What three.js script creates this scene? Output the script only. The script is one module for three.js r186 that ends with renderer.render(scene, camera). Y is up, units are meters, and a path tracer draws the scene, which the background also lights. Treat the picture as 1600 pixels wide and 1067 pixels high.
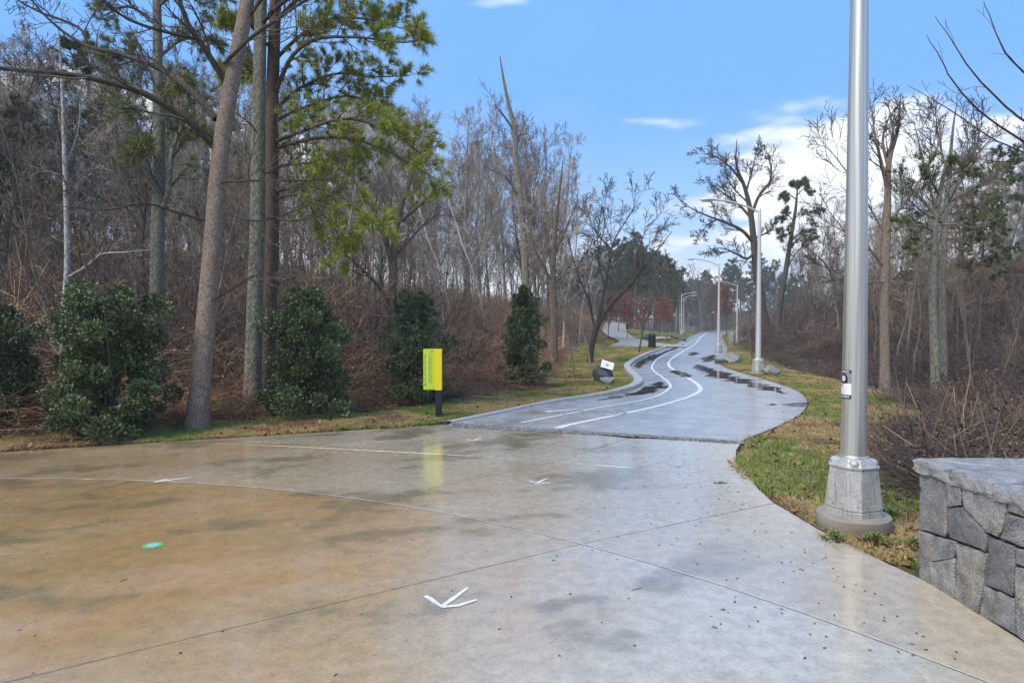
import * as THREE from 'three';
import { createNoise2D, createNoise3D } from 'simplex-noise';
import { mergeGeometries } from 'three/addons/utils/BufferGeometryUtils.js';

// ---------------------------------------------------------------- camera, sky, sun, exposure
const scene = new THREE.Scene();
const EYE = 1.65, F = 1000, PITCH = Math.atan(23.5 / F);       // photograph is 1600 x 1067
const camera = new THREE.PerspectiveCamera(2 * Math.atan(533.5 / F) * 180 / Math.PI, 1600 / 1067, 0.05, 1500);
camera.position.set(0, EYE, 0);
camera.rotation.x = -PITCH;
const renderer = new THREE.WebGLRenderer({ antialias: true });
renderer.toneMapping = THREE.LinearToneMapping;
renderer.toneMappingExposure = 1.72;
renderer.shadowMap.enabled = true;

function mulberry(a) { return () => { a = (a + 0x6d2b79f5) | 0; let t = Math.imul(a ^ (a >>> 15), 1 | a); t = (t + Math.imul(t ^ (t >>> 7), 61 | t)) ^ t; return ((t ^ (t >>> 14)) >>> 0) / 4294967296; }; }
const N2 = createNoise2D(mulberry(11)), N3 = createNoise3D(mulberry(12)), M2 = createNoise2D(mulberry(13));
const fbm2 = (x, y, n = 4, f = N2) => { let s = 0, a = 0.5; for (let i = 0; i < n; i++) { s += a * f(x, y); x = x * 2.03 + 7.1; y = y * 2.03 - 3.7; a *= 0.5; } return s; };
const fbm3 = (x, y, z, n = 5) => { let s = 0, a = 0.5; for (let i = 0; i < n; i++) { s += a * N3(x, y, z); x = x * 2.07 + 3; y = y * 2.07 - 5; z = z * 2.07 + 9; a *= 0.5; } return s; };
const clamp = (v, a = 0, b = 1) => Math.min(b, Math.max(a, v));
const smooth = (a, b, v) => { const t = clamp((v - a) / (b - a)); return t * t * (3 - 2 * t); };
const mix = (a, b, t) => a + (b - a) * t;
const mix3 = (a, b, t) => [mix(a[0], b[0], t), mix(a[1], b[1], t), mix(a[2], b[2], t)];

const SUN = new THREE.Vector3(-0.45, 0.78, 0.42).normalize();
{ // the sky: blue air, fair-weather cumulus low down, thin veils higher
  const w = 2048, h = 1024, px = new Float32Array(w * h * 4);
  for (let j = 0; j < h; j++) for (let i = 0; i < w; i++) {
    const el = ((j + 0.5) / h - 0.5) * Math.PI, az = ((i + 0.5) / w - 0.5) * 2 * Math.PI;
    const x = Math.cos(el) * Math.cos(az), y = Math.sin(el), z = Math.cos(el) * Math.sin(az);
    const e = Math.max(y, 0);
    let c = mix3([0.33, 0.56, 0.84], [0.10, 0.295, 0.68], smooth(0.0, 0.34, e));
    c = mix3([0.70, 0.76, 0.85], c, smooth(0.0, 0.18, e));
    const xr = x * 0.99 + z * 0.14, zr = z * 0.99 - x * 0.14, k = 1 / (e + 0.16), n = fbm3(xr * k * 0.85 + 20, e * 5.5, zr * k * 0.85 - 4, 6);
    const low = 1 - smooth(0.14, 0.36, e);
    const az0 = Math.atan2(x, -z) * 57.3, el0 = el * 57.3;        // degrees to the right of the way we look, and up
    const heap = Math.exp(-(((az0 - 33) / 11) ** 2)) * Math.exp(-(((el0 - 13) / 7.5) ** 2));
    const veil = smooth(0.02, 0.5, fbm3(x * k * 0.5 - 8, 2.2, z * k * 0.5 + 3, 5)) * 0.35;
    let m = smooth(0.02, 0.30, n + 0.21 * low - 0.04 - 0.36 * smooth(0.26, 0.40, e) + heap * 0.48);
    const body = mix3([0.62, 0.66, 0.73], [1.0, 1.0, 1.0], smooth(-0.1, 0.4, n + fbm3(x * 9, y * 14, z * 9, 3) * 0.3 + heap * 0.2));
    c = mix3(c, [0.7, 0.75, 0.82], veil * (1 - m) * 0.35);
    c = mix3(c, body, m * 0.84);
    const g = Math.pow(Math.max(0, x * SUN.x + y * SUN.y + z * SUN.z), 24);
    c = c.map((v, q) => v * (1 + 0.5 * g));
    if (y < 0) c = mix3(c, [0.3, 0.29, 0.27], smooth(0, 0.08, -y));
    px.set([c[0], c[1], c[2], 1], (j * w + i) * 4);
  }
  const t = new THREE.DataTexture(px, w, h, THREE.RGBAFormat, THREE.FloatType);
  t.mapping = THREE.EquirectangularReflectionMapping; t.magFilter = THREE.LinearFilter; t.minFilter = THREE.LinearFilter; t.needsUpdate = true;
  scene.background = t; scene.environment = t;
}
const sun = new THREE.DirectionalLight(new THREE.Color(1.0, 0.90, 0.75), 3.0);
sun.position.copy(SUN).multiplyScalar(120); sun.target.position.set(0, 0, 0);
sun.castShadow = true; sun.shadow.radius = 60; sun.shadow.mapSize.set(4096, 4096);
Object.assign(sun.shadow.camera, { left: -90, right: 90, top: 90, bottom: -90, near: 1, far: 320 });
scene.add(sun, sun.target);
scene.fog = new THREE.FogExp2(new THREE.Color(0.82, 0.86, 0.88), 0.0009);

// ---------------------------------------------------------------- the lie of the land
const curve = (pts) => (d) => {                                   // x as a smooth function of the distance ahead
  let i = 0; while (i < pts.length - 2 && d > pts[i + 1][0]) i++;
  const p0 = pts[Math.max(0, i - 1)], p1 = pts[i], p2 = pts[i + 1], p3 = pts[Math.min(pts.length - 1, i + 2)];
  const h = p2[0] - p1[0], t = clamp((d - p1[0]) / h, -0.5, 1.5);
  const m1 = (p2[1] - p0[1]) / Math.max(1e-6, p2[0] - p0[0]) * h, m2 = (p3[1] - p1[1]) / Math.max(1e-6, p3[0] - p1[0]) * h;
  if (t < 0 || t > 1) return t < 0 ? p1[1] : p2[1] + (t - 1) * m2;
  return p1[1] * (2 * t ** 3 - 3 * t * t + 1) + m1 * (t ** 3 - 2 * t * t + t) + p2[1] * (-2 * t ** 3 + 3 * t * t) + m2 * (t ** 3 - t * t);
};
const roadL = curve([[10.7, -1.1], [13.5, 0.75], [15.3, 2.4], [17.3, 3.45], [19.4, 3.95], [22.5, 4.3], [26.6, 4.95], [36.7, 7.8], [50, 12.2], [66, 17.4], [97, 28], [125, 37]]);
const roadR = curve([[9.15, 3.25], [10.4, 4.28], [12.2, 5.55], [14.3, 6.6], [16.8, 7.4], [20, 7.85], [23.6, 8.25], [26.6, 8.75], [31.7, 10.4], [38.4, 12.9], [51.6, 17.4], [82, 27], [97, 32.5], [125, 42]]);
const laneA = curve([[10.7, 0], [12.9, 1.75], [14.6, 3.15], [17, 4.2], [18.75, 4.6], [25.8, 5.65], [37.5, 8.95], [47, 12.2], [66, 18.6], [97, 29.3], [125, 38.4]]);
const laneB = curve([[10.4, 0.74], [13.4, 3.17], [16, 4.68], [18.3, 5.3], [26.6, 6.55], [33.7, 8.5], [55, 15.6], [87, 26], [125, 39.5]]);
const grassL = curve([[0, 1.1], [9, 1.2], [11.5, 2.0], [15, 2.7], [25, 2.6], [40, 4.5], [60, 8], [90, 10]]);
const grassR = curve([[0, 1.5], [4, 1.6], [9, 2.0], [17, 2.3], [25, 2.5], [40, 1.6], [70, 2], [100, 3]]);
const roadY = (d) => 0.6 * smooth(50, 110, d);
const plazaLine = (x) => 10.7 + (x + 1.18) * 0.417;               // where the concrete ends on the left
const distL = (x, d) => Math.min(roadL(Math.max(d, 10.7)) - 0.3 - x, (d - plazaLine(x)) * 0.92);
const distR = (x, d) => d > 9.15 ? x - roadR(d) : x - (2.5 + 0.75 * smooth(7.2, 9.15, d) + 0.26 * smooth(4.7, 4.2, d));
function height(x, d) {
  const l = distL(x, d), r = distR(x, d);
  let y = roadY(d) - (Math.max(l, r) > 0.06 ? 0.008 : 0.04);
  if (l > 0) { const s = Math.max(0, l - 2.5); y += 0.15 * s * s / (s + 6) + 0.25 * fbm2(x * 0.13, d * 0.13, 3) * smooth(3, 12, l) + 0.05 * fbm2(x * 0.9, d * 0.9, 2) * smooth(0.5, 2.5, l); }
  else if (r > 0) {
    const s = Math.max(0, r - 2);
    y += -0.35 * smooth(1.6, 4.2, r) * (1 - smooth(24, 34, d)) + 4.6 * smooth(2.2, 20, r) * smooth(17, 46, d) + 0.03 * s + 0.9 * Math.max(0, fbm2(x * 0.16 + 9, d * 0.16, 3)) * smooth(3, 9, r) * smooth(14, 26, d) + 0.06 * fbm2(x * 0.9, d * 0.9, 2) * smooth(0.5, 2.5, r);
  }
  return y;
}
const isGrass = (x, d) => { const l = distL(x, d), r = distR(x, d), n = fbm2(x * 0.5, d * 0.5, 3) * 0.9; return (l > 0.02 && l < grassL(d) + n) || (r > 0.02 && r < grassR(d) + n); };
// a picture position of the photograph -> a place: at a given distance ahead, or on the ground
const ray = (u, v) => { const a = (u - 800) / F, b = -(v - 533.5) / F, c = Math.cos(PITCH), s = Math.sin(PITCH); return [a, b * c - s, -(c + b * s)]; };
const at = (u, v, d) => { const r = ray(u, v), k = d / -r[2]; return new THREE.Vector3(r[0] * k, EYE + r[1] * k, -d); };
const ground = (u, v) => { const r = ray(u, v); let d = 2; for (; d < 150; d += 0.02) { const k = d / -r[2]; if (EYE + r[1] * k <= roadY(d)) break; } return new THREE.Vector3(r[0] * d / -r[2], roadY(d), -d); };
const stand = (u, d) => { const x = (u - 800) / F * d; return new THREE.Vector3(x, height(x, d), -d); };

// ---------------------------------------------------------------- helpers
const taken = new Map();
const numbered = (n) => { const k = taken.get(n) ?? 0; taken.set(n, k + 1); return k ? n + '_' + String(k).padStart(3, '0') : n; };
const tag = (o, label, category, group) => { Object.assign(o.userData, { label, category }); if (group) o.userData.group = group; return o; };
function mesh(name, geo, mat, parent) { const m = new THREE.Mesh(geo, mat); m.name = parent ? name : numbered(name); m.castShadow = m.receiveShadow = true; (parent ?? scene).add(m); return m; }
function thing(name, label, category, pos, group) { const g = new THREE.Group(); g.name = numbered(name); if (pos) g.position.copy(pos); scene.add(g); return tag(g, label, category, group); }
function structure(o) { o.userData.kind = 'structure'; return o; }
function copy(root, pos, turn, scale, label, group) {
  const r = root.clone(); r.name = numbered(root.name.replace(/_\d{3}$/, '')); r.position.copy(pos); r.rotation.y = turn;
  if (scale.length) r.scale.set(...scale); else r.scale.setScalar(scale);
  r.userData = { ...root.userData }; if (label) r.userData.label = label; if (group) r.userData.group = group;
  scene.add(r); return r;
}
const lin = (r, g, b) => new THREE.Color().setRGB(r, g, b);
const std = (c, roughness = 0.85, more = {}) => new THREE.MeshStandardMaterial({ color: lin(...c), roughness, ...more });
function greyTex(w, h, f, srgb = false) {                        // f(u, v) -> number or [r, g, b]
  const d = new Uint8Array(w * h * 4);
  for (let j = 0; j < h; j++) for (let i = 0; i < w; i++) { const v = f((i + 0.5) / w, (j + 0.5) / h, i, j), c = v.length ? v : [v, v, v]; for (let q = 0; q < 3; q++) d[(j * w + i) * 4 + q] = clamp(srgb ? Math.pow(clamp(c[q]), 1 / 2.2) : c[q]) * 255; d[(j * w + i) * 4 + 3] = 255; }
  const t = new THREE.DataTexture(d, w, h); t.wrapS = t.wrapT = THREE.RepeatWrapping; t.magFilter = THREE.LinearFilter; t.minFilter = THREE.LinearFilter; if (srgb) t.colorSpace = THREE.SRGBColorSpace; t.needsUpdate = true; return t;
}
const wrapN = (u, v, fu, fv, f = N3) => { const a = u * 2 * Math.PI, b = v * 2 * Math.PI, A = fu / 6.283, B = fv / 6.283; return N3(Math.cos(a) * A + Math.cos(b) * B, Math.sin(a) * A + 17 + Math.sin(b) * B * 0.7, Math.sin(b) * B - Math.cos(a) * A * 0.3); };
const withRepeat = (t, u, v, ou = 0, ov = 0) => { const c = t.clone(); c.repeat.set(u, v); c.offset.set(ou, ov); c.needsUpdate = true; return c; };
const rs = mulberry(77), speck = greyTex(512, 512, (u, v) => 0.5 + 0.22 * wrapN(u, v, 60, 60) + 0.5 * (rs() - 0.5));   // fine grain, tiles
const speckC = greyTex(512, 512, (u, v) => { const n = 0.80 + 0.12 * wrapN(u, v, 22, 22) + 0.16 * (rs() - 0.5); return n; }, true);

// tubes (trunks, limbs, twigs) gathered into one geometry
class Tubes {
  constructor() { this.p = []; this.n = []; this.t = []; this.i = []; }
  add(pts, rad, sides, cap = false) {
    const base = this.p.length / 3, n = pts.length, turns = Math.max(1, Math.round(rad[0] * 6.283 / 0.4)); let len = 0;
    let bx = 0, by = 0, bz = 0, first = true;
    for (let k = 0; k < n; k++) {
      const a = pts[Math.max(0, k - 1)], b = pts[Math.min(n - 1, k + 1)];
      let tx = b[0] - a[0], ty = b[1] - a[1], tz = b[2] - a[2]; const tl = Math.hypot(tx, ty, tz) || 1; tx /= tl; ty /= tl; tz /= tl;
      if (first) { if (Math.abs(ty) < 0.9) { bx = 0; by = 1; bz = 0; } else { bx = 1; by = 0; bz = 0; } first = false; }
      const dt = bx * tx + by * ty + bz * tz; bx -= dt * tx; by -= dt * ty; bz -= dt * tz; const bl = Math.hypot(bx, by, bz) || 1; bx /= bl; by /= bl; bz /= bl;
      const cx = ty * bz - tz * by, cy = tz * bx - tx * bz, cz = tx * by - ty * bx;
      if (k) len += Math.hypot(pts[k][0] - pts[k - 1][0], pts[k][1] - pts[k - 1][1], pts[k][2] - pts[k - 1][2]);
      for (let s = 0; s <= sides; s++) {
        const q = s / sides * 6.28318, c = Math.cos(q), w = Math.sin(q), nx = bx * c + cx * w, ny = by * c + cy * w, nz = bz * c + cz * w;
        this.p.push(pts[k][0] + nx * rad[k], pts[k][1] + ny * rad[k], pts[k][2] + nz * rad[k]); this.n.push(nx, ny, nz); this.t.push(s / sides * turns, len / 0.8);
        if (k && s < sides) { const o = base + (k - 1) * (sides + 1) + s, e = o + sides + 1; this.i.push(o, o + 1, e, o + 1, e + 1, e); }
      }
    }
    return this;
  }
  geo() { const g = new THREE.BufferGeometry(); g.setAttribute('position', new THREE.Float32BufferAttribute(this.p, 3)); g.setAttribute('normal', new THREE.Float32BufferAttribute(this.n, 3)); g.setAttribute('uv', new THREE.Float32BufferAttribute(this.t, 2)); g.setIndex(this.i); return g; }
}
class Faces {                                                     // leaves, needles, blades
  constructor() { this.p = []; this.n = []; this.c = []; }
  tri(a, b, c, n, col) { n = norm(cross([b[0] - a[0], b[1] - a[1], b[2] - a[2]], [c[0] - a[0], c[1] - a[1], c[2] - a[2]])); for (const q of [a, b, c]) this.p.push(q[0], q[1], q[2]); for (let k = 0; k < 3; k++) { this.n.push(n[0], n[1], n[2]); this.c.push(col[0], col[1], col[2]); } }
  leaf(p, dir, side, len, wid, fold, col) {                       // two triangles folded along the midrib
    const nx = dir[1] * side[2] - dir[2] * side[1], ny = dir[2] * side[0] - dir[0] * side[2], nz = dir[0] * side[1] - dir[1] * side[0];
    const tip = [p[0] + dir[0] * len, p[1] + dir[1] * len, p[2] + dir[2] * len];
    for (const s of [-1, 1]) {
      const m = [p[0] + dir[0] * len * 0.45 + side[0] * wid * s + nx * fold, p[1] + dir[1] * len * 0.45 + side[1] * wid * s + ny * fold, p[2] + dir[2] * len * 0.45 + side[2] * wid * s + nz * fold];
      const n = [nx - side[0] * s * 0.4, ny - side[1] * s * 0.4, nz - side[2] * s * 0.4], l = Math.hypot(...n);
      this.tri(p, s > 0 ? m : tip, s > 0 ? tip : m, n.map((v) => v / l), col);
    }
  }
  geo() { const g = new THREE.BufferGeometry(); g.setAttribute('position', new THREE.Float32BufferAttribute(this.p, 3)); g.setAttribute('normal', new THREE.Float32BufferAttribute(this.n, 3)); g.setAttribute('color', new THREE.Float32BufferAttribute(this.c, 3)); return g; }
}
const norm = (v) => { const l = Math.hypot(v[0], v[1], v[2]) || 1; return [v[0] / l, v[1] / l, v[2] / l]; };
const cross = (a, b) => [a[1] * b[2] - a[2] * b[1], a[2] * b[0] - a[0] * b[2], a[0] * b[1] - a[1] * b[0]];
const randDir = (R) => { const z = R() * 2 - 1, a = R() * 6.283, s = Math.sqrt(1 - z * z); return [s * Math.cos(a), z, s * Math.sin(a)]; };
const tilt = (dir, ang, R) => { let r = cross(dir, randDir(R)); r = norm(r); const c = Math.cos(ang), s = Math.sin(ang); return norm([dir[0] * c + r[0] * s, dir[1] * c + r[1] * s, dir[2] * c + r[2] * s]); };

// ---------------------------------------------------------------- ground sheet
{
  const rings = 210, spokes = 420, pos = [], col = [], uv = [], idx = [];
  const LITTER = [0.105, 0.062, 0.036], RUST = [0.16, 0.075, 0.036], STRAW = [0.26, 0.19, 0.085], GREEN = [0.10, 0.135, 0.03], MULCH = [0.13, 0.058, 0.03], DARK = [0.062, 0.047, 0.036];
  for (let i = 0; i <= rings; i++) {
    const t = i / rings, r = i === 0 ? 0.01 : 0.6 * Math.exp(t * Math.log(900 / 0.6));
    for (let j = 0; j <= spokes; j++) {
      const a = j / spokes * 2 * Math.PI, x = Math.sin(a) * r, d = Math.cos(a) * r;
      const y = height(x, Math.min(d, 400));
      pos.push(x, y, -d); uv.push(x, d);
      const n = fbm2(x * 0.8 + 3, d * 0.8, 4), g = isGrass(x, d), m = fbm2(x * 0.35, d * 0.35 + 5, 3, M2);
      let c = g ? mix3(STRAW, GREEN, smooth(-0.02, 0.22, m + n * 0.3)) : mix3(LITTER, RUST, smooth(-0.1, 0.4, n));
      if (g) c = mix3(c, MULCH, smooth(0.12, 0.34, fbm2(x * 0.55 + 20, d * 0.55, 3)));
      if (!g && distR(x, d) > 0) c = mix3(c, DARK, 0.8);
      col.push(...c);
      if (i && j < spokes) { const p = (i - 1) * (spokes + 1) + j, q = p + spokes + 1; idx.push(p, p + 1, q, p + 1, q + 1, q); }
    }
  }
  const g = new THREE.BufferGeometry(); g.setAttribute('position', new THREE.Float32BufferAttribute(pos, 3)); g.setAttribute('color', new THREE.Float32BufferAttribute(col, 3)); g.setAttribute('uv', new THREE.Float32BufferAttribute(uv, 2)); g.setIndex(idx); g.computeVertexNormals();
  if (g.attributes.normal.getY(spokes * 40) < 0) { for (let k = 0; k < idx.length; k += 3) { const q = idx[k]; idx[k] = idx[k + 1]; idx[k + 1] = q; } g.setIndex(idx); g.computeVertexNormals(); }
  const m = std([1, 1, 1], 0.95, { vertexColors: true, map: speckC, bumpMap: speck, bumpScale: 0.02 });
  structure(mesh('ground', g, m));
}

// ---------------------------------------------------------------- concrete plaza in slabs
const CX = -5.2, CD = -2.0;
const arc = (r, a0, a1, n) => Array.from({ length: n + 1 }, (_, k) => { const a = mix(a0, a1, k / n) * Math.PI / 180; return [CX + r * Math.sin(a), CD + r * Math.cos(a)]; });
const plazaTex = (() => {                                       // wet concrete: grey cement, rusty brown and olive staining with grain
  const w = 1800, h = 1500, R = mulberry(5), c = new Uint8Array(w * h * 4), r = new Uint8Array(w * h * 4);
  for (let j = 0; j < h; j++) for (let i = 0; i < w; i++) {
    const x = -13 + (i + 0.5) / w * 18, d = -3 + (j + 0.5) / h * 15;
    const p = x * 0.93 + d * 0.36, q = -x * 0.36 + d * 0.93;      // streaks run across the slabs
    const inA = Math.hypot(x - CX, d - CD) < 8.9, belowB = (d - 4.85) < (x - 0.55) * 0.633;
    const big = fbm2(p * 0.22, q * 0.6, 4), streak = fbm2(p * 0.45 + 9, q * 2.2, 5), fine = fbm2(x * 6, d * 6, 4), blot = fbm2(x * 1.3 + 40, d * 1.9, 5, M2);
    const grain = R() - 0.5, rough = R() - 0.5;
    const aboveC = d - 6.8 > (x + 4.05) * 1.9, aboveD = d - 7.57 > x * 1.17, aboveE = Math.hypot(x - CX, d - CD) > 11.15;
    const k = inA ? (belowB ? 0.05 + 0.72 * smooth(1.3, -1.3, x + 0.8 * big) : 0.92 - 0.6 * smooth(-2.2, 0.7, x + 0.9 * big)) : aboveE ? 0.16 + 0.18 * smooth(1, -4, x) : aboveC ? 0.72 : aboveD ? 0.36 + 0.2 * smooth(-1, -3, x) : 0.26 + 0.26 * smooth(0.8, -0.8, x);
    const stain = clamp(k * (0.95 + 0.3 * big + 0.16 * streak + 0.12 * fine));
    const rust = mix3([0.38, 0.205, 0.058], [0.34, 0.215, 0.085], smooth(-0.35, 0.35, big + fine * 0.5));
    let col = mix3([0.43, 0.40, 0.325], rust, stain);
    const damp = smooth(0.08, 0.5, fbm2(p * 0.42 + 15, q * 0.8, 5) + 0.3 * fbm2(x * 2.6, d * 2.9 + 8, 4) + 0.22 * fine) * 0.66 * smooth(2.5, 0.6, x);
    col = mix3(col, [0.155, 0.13, 0.07], damp);
    const g = 1 + 0.24 * fine + 0.2 * grain + 0.13 * fbm2(x * 26, d * 26, 2) + (rough > 0.494 ? -0.3 : 0);
    const o = (j * w + i) * 4;
    for (let s = 0; s < 3; s++) c[o + s] = Math.pow(clamp(col[s] * g), 1 / 2.2) * 255;
    c[o + 3] = r[o + 3] = 255;
    const wet = clamp(0.19 + 0.20 * fbm2(p * 0.35 + 33, q * 1.1, 4) + 0.05 * grain + 0.05 * fine - 0.06 * damp, 0.07, 0.5);
    r[o] = r[o + 1] = r[o + 2] = wet * 255;
  }
  return [c, r].map((a, k) => { const t = new THREE.DataTexture(a, w, h); t.magFilter = THREE.LinearFilter; t.minFilter = THREE.LinearFilter; t.wrapS = t.wrapT = THREE.MirroredRepeatWrapping; if (!k) t.colorSpace = THREE.SRGBColorSpace; t.repeat.set(1 / 18, 1 / 15); t.offset.set(13 / 18, 3 / 15); t.needsUpdate = true; return t; });
})();
const concreteWet = new THREE.MeshPhysicalMaterial({ clearcoat: 0.65, clearcoatRoughness: 0.14, map: plazaTex[0], roughness: 1, roughnessMap: plazaTex[1], bumpMap: withRepeat(speck, 1.6, 1.6), bumpScale: 0.00022 });
const sheetShape = (pts) => new THREE.Shape(pts.map(([x, d]) => new THREE.Vector2(x, d)));
const plaza = structure(new THREE.Group()); plaza.name = numbered('concrete_plaza'); scene.add(plaza);
{
  const aOf = (x, d) => Math.atan2(x - CX, d - CD) * 180 / Math.PI;
  const Ac = aOf(-4.05, 6.82), Ad = aOf(-1.35, 6.0), Ab = aOf(0.55, 4.85), Ae = 74;
  const eAt = [[-4.85, 9.15], [-3.35, 8.82], [-2.75, 8.7], [-0.82, 8.2], [0.545, 7.78], [0.56, 7.775], [1.29, 7.47], [2.62, 7.08]];
  const right = [[2.62, 7.08], [2.5, 6.4], [2.46, 5.95]], rightLow = [[2.46, 5.95], [2.5, 5.2], [2.62, 4.45], [2.69, 4.12], [2.69, 2.1]];
  const slabs = [
    [[-12, 3.9], ...arc(8.9, -50, Ac, 16).filter((p) => p[0] > -12), [-4.5, 5.63], [-5.6, 3.0], [-6.32, 0.3], [-7.2, -3], [-12, -3]],                             // inside the ring, left
    [[-6.32, 0.3], [-5.6, 3.0], [-4.5, 5.63], ...arc(8.9, Ac, Ab, 22), [-1.99, 3.17]],                                                   // rusty one
    [[-6.32, 0.3], [-1.99, 3.17], ...arc(8.9, Ab, 62.2, 18), [2.69, -3], [-7.2, -3]],                                                                    // under our feet
    [[-13, 5.75], [-4.85, 9.15], [-3.35, 8.82], [-2.75, 8.7], ...arc(8.9, Ac, -62, 18)],
    [[-2.75, 8.7], [-0.82, 8.2], [0.53, 7.785], ...arc(8.9, Ad, Ac, 10)],
    [[0.53, 7.785], [1.29, 7.47], ...right, ...arc(8.9, Ab, Ad, 8)],
    [...rightLow, ...arc(8.9, 62.2, Ab, 18)],
    [[-4.85, 9.15], [-1.05, 10.74], [0.9, 10.0], [1.72, 9.42], [0.53, 7.785], [-0.82, 8.2], [-2.75, 8.7], [-3.35, 8.82]],
    [[1.72, 9.42], [2.3, 9.33], [3.25, 9.02], [3.0, 8.5], [2.75, 7.8], [2.62, 7.08], [1.29, 7.47], [0.53, 7.785]],
  ];
  for (const pts of slabs) {
    if (THREE.ShapeUtils.isClockWise(pts.map(([x, d]) => new THREE.Vector2(x, d)))) pts.reverse();
    const M = pts.length, off = (o) => pts.map((p, k) => { const a = pts[(k + M - 1) % M], c = pts[(k + 1) % M], e = norm([p[0] - a[0], p[1] - a[1], 0]), f = norm([c[0] - p[0], c[1] - p[1], 0]), n1 = [-e[1], e[0]], n2 = [-f[1], f[0]], m = norm([n1[0] + n2[0], n1[1] + n2[1], 0]), s = Math.min(3, 1 / Math.max(0.3, m[0] * n1[0] + m[1] * n1[1])); return [p[0] + m[0] * o * s, p[1] + m[1] * o * s]; });
    const rings = [[0.004, -0.09], [0.004, -0.005], [0.009, 0]].map(([o, y]) => off(o).map(([x, d]) => [x, y, -d])), pos = [], idx = [], uv = [];
    const push = (q) => { pos.push(...q); uv.push(q[0], -q[2]); };
    for (const r of rings) r.forEach(push);
    for (let l = 0; l < 2; l++) for (let k = 0; k < M; k++) { const a = l * M + k, c = l * M + (k + 1) % M; idx.push(a, c, a + M, c, c + M, a + M); }
    rings[2].forEach(push); const top = rings[2].map((q) => new THREE.Vector2(q[0], -q[2]));
    for (const t of THREE.ShapeUtils.triangulateShape(top, [])) idx.push(...t.map((k) => k + 3 * M));
    const g = new THREE.BufferGeometry(); g.setAttribute('position', new THREE.Float32BufferAttribute(pos, 3)); g.setAttribute('uv', new THREE.Float32BufferAttribute(uv, 2)); g.setIndex(idx); g.computeVertexNormals();
    mesh('slab', g, concreteWet, plaza);
  }
  const fill = new THREE.ShapeGeometry(sheetShape([[-12.9, -2.9], [-12.9, 5.72], [-4.85, 9.1], [-1.05, 10.66], [3.15, 9.0], [2.9, 8.4], [2.55, 7.08], [2.4, 6], [2.55, 4.2], [2.6, -2.9]])); fill.rotateX(-Math.PI / 2); fill.translate(0, -0.014, 0);
  mesh('joint_filler', fill, std([0.045, 0.04, 0.03], 0.7), plaza);
  // pale sealant squeezed out along the curved joint
  const R = mulberry(8), strip = [];
  for (let a = -30; a < 61; a += 0.35) { const w = 0.0022 + 0.0045 * clamp(0.5 + fbm2(a * 0.6, 3, 3)) + 0.001 * R(); const q = arc(8.9, a, a + 0.37, 1); const n = (p, s) => { const l = Math.hypot(p[0] - CX, p[1] - CD); return [p[0] + (p[0] - CX) / l * s, p[1] + (p[1] - CD) / l * s]; }; const g = new THREE.ShapeGeometry(sheetShape([n(q[0], -w), n(q[1], -w * 0.8), n(q[1], w), n(q[0], w)])); g.rotateX(-Math.PI / 2); g.translate(0, 0.0025, 0); strip.push(g); }
  mesh('joint_sealant', mergeGeometries(strip), std([0.52, 0.5, 0.46], 0.6), plaza);
}

// ---------------------------------------------------------------- the asphalt trail
function ribbon(left, right, d0, d1, step, lift, cols = 1, yf) {   // a sheet between two x(d) curves; uv in metres
  const pos = [], uv = [], idx = []; let rows = 0;
  for (let d = d0; d <= d1 + 1e-6; d += step(d), rows++) for (let c = 0; c <= cols; c++) {
    const [l, r] = [left(d), right(d)], f = c / cols, x = mix(l[0], r[0], f), dd = mix(l[1], r[1], f);
    pos.push(x, roadY(dd) + lift + (yf ? yf(f, d) : 0), -dd); uv.push(x, dd);
    if (rows && c < cols) { const p = (rows - 1) * (cols + 1) + c, q = p + cols + 1; idx.push(p, p + 1, q, p + 1, q + 1, q); }
  }
  const g = new THREE.BufferGeometry(); g.setAttribute('position', new THREE.Float32BufferAttribute(pos, 3)); g.setAttribute('uv', new THREE.Float32BufferAttribute(uv, 2)); g.setIndex(idx); g.computeVertexNormals(); return g;
}
const stepD = (d) => 0.18 + d * 0.012;
const skew = (d) => 1.62 * Math.exp(-(d - 10.72) / 5);            // the trail meets the plaza on a slant
const rightAt = (d) => { const q = d - skew(d); return [roadR(q), q]; };
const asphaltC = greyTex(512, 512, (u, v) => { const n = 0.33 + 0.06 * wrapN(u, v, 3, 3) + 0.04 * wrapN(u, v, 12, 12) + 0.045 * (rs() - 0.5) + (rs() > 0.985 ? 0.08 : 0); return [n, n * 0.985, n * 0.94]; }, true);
const asphaltR = greyTex(512, 512, (u, v) => 0.38 + 0.2 * wrapN(u, v, 5, 4) + 0.1 * wrapN(u, v, 14, 9) + 0.06 * wrapN(u, v, 30, 30) + 0.05 * (rs() - 0.5));
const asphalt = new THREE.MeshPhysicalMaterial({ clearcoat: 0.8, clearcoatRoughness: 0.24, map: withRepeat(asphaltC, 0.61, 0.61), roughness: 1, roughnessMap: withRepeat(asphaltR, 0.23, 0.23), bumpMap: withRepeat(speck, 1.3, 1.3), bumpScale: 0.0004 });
structure(mesh('asphalt_trail', ribbon((d) => [roadL(d), d], rightAt, 10.72, 124, stepD, 0.004, 10), asphalt));
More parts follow.
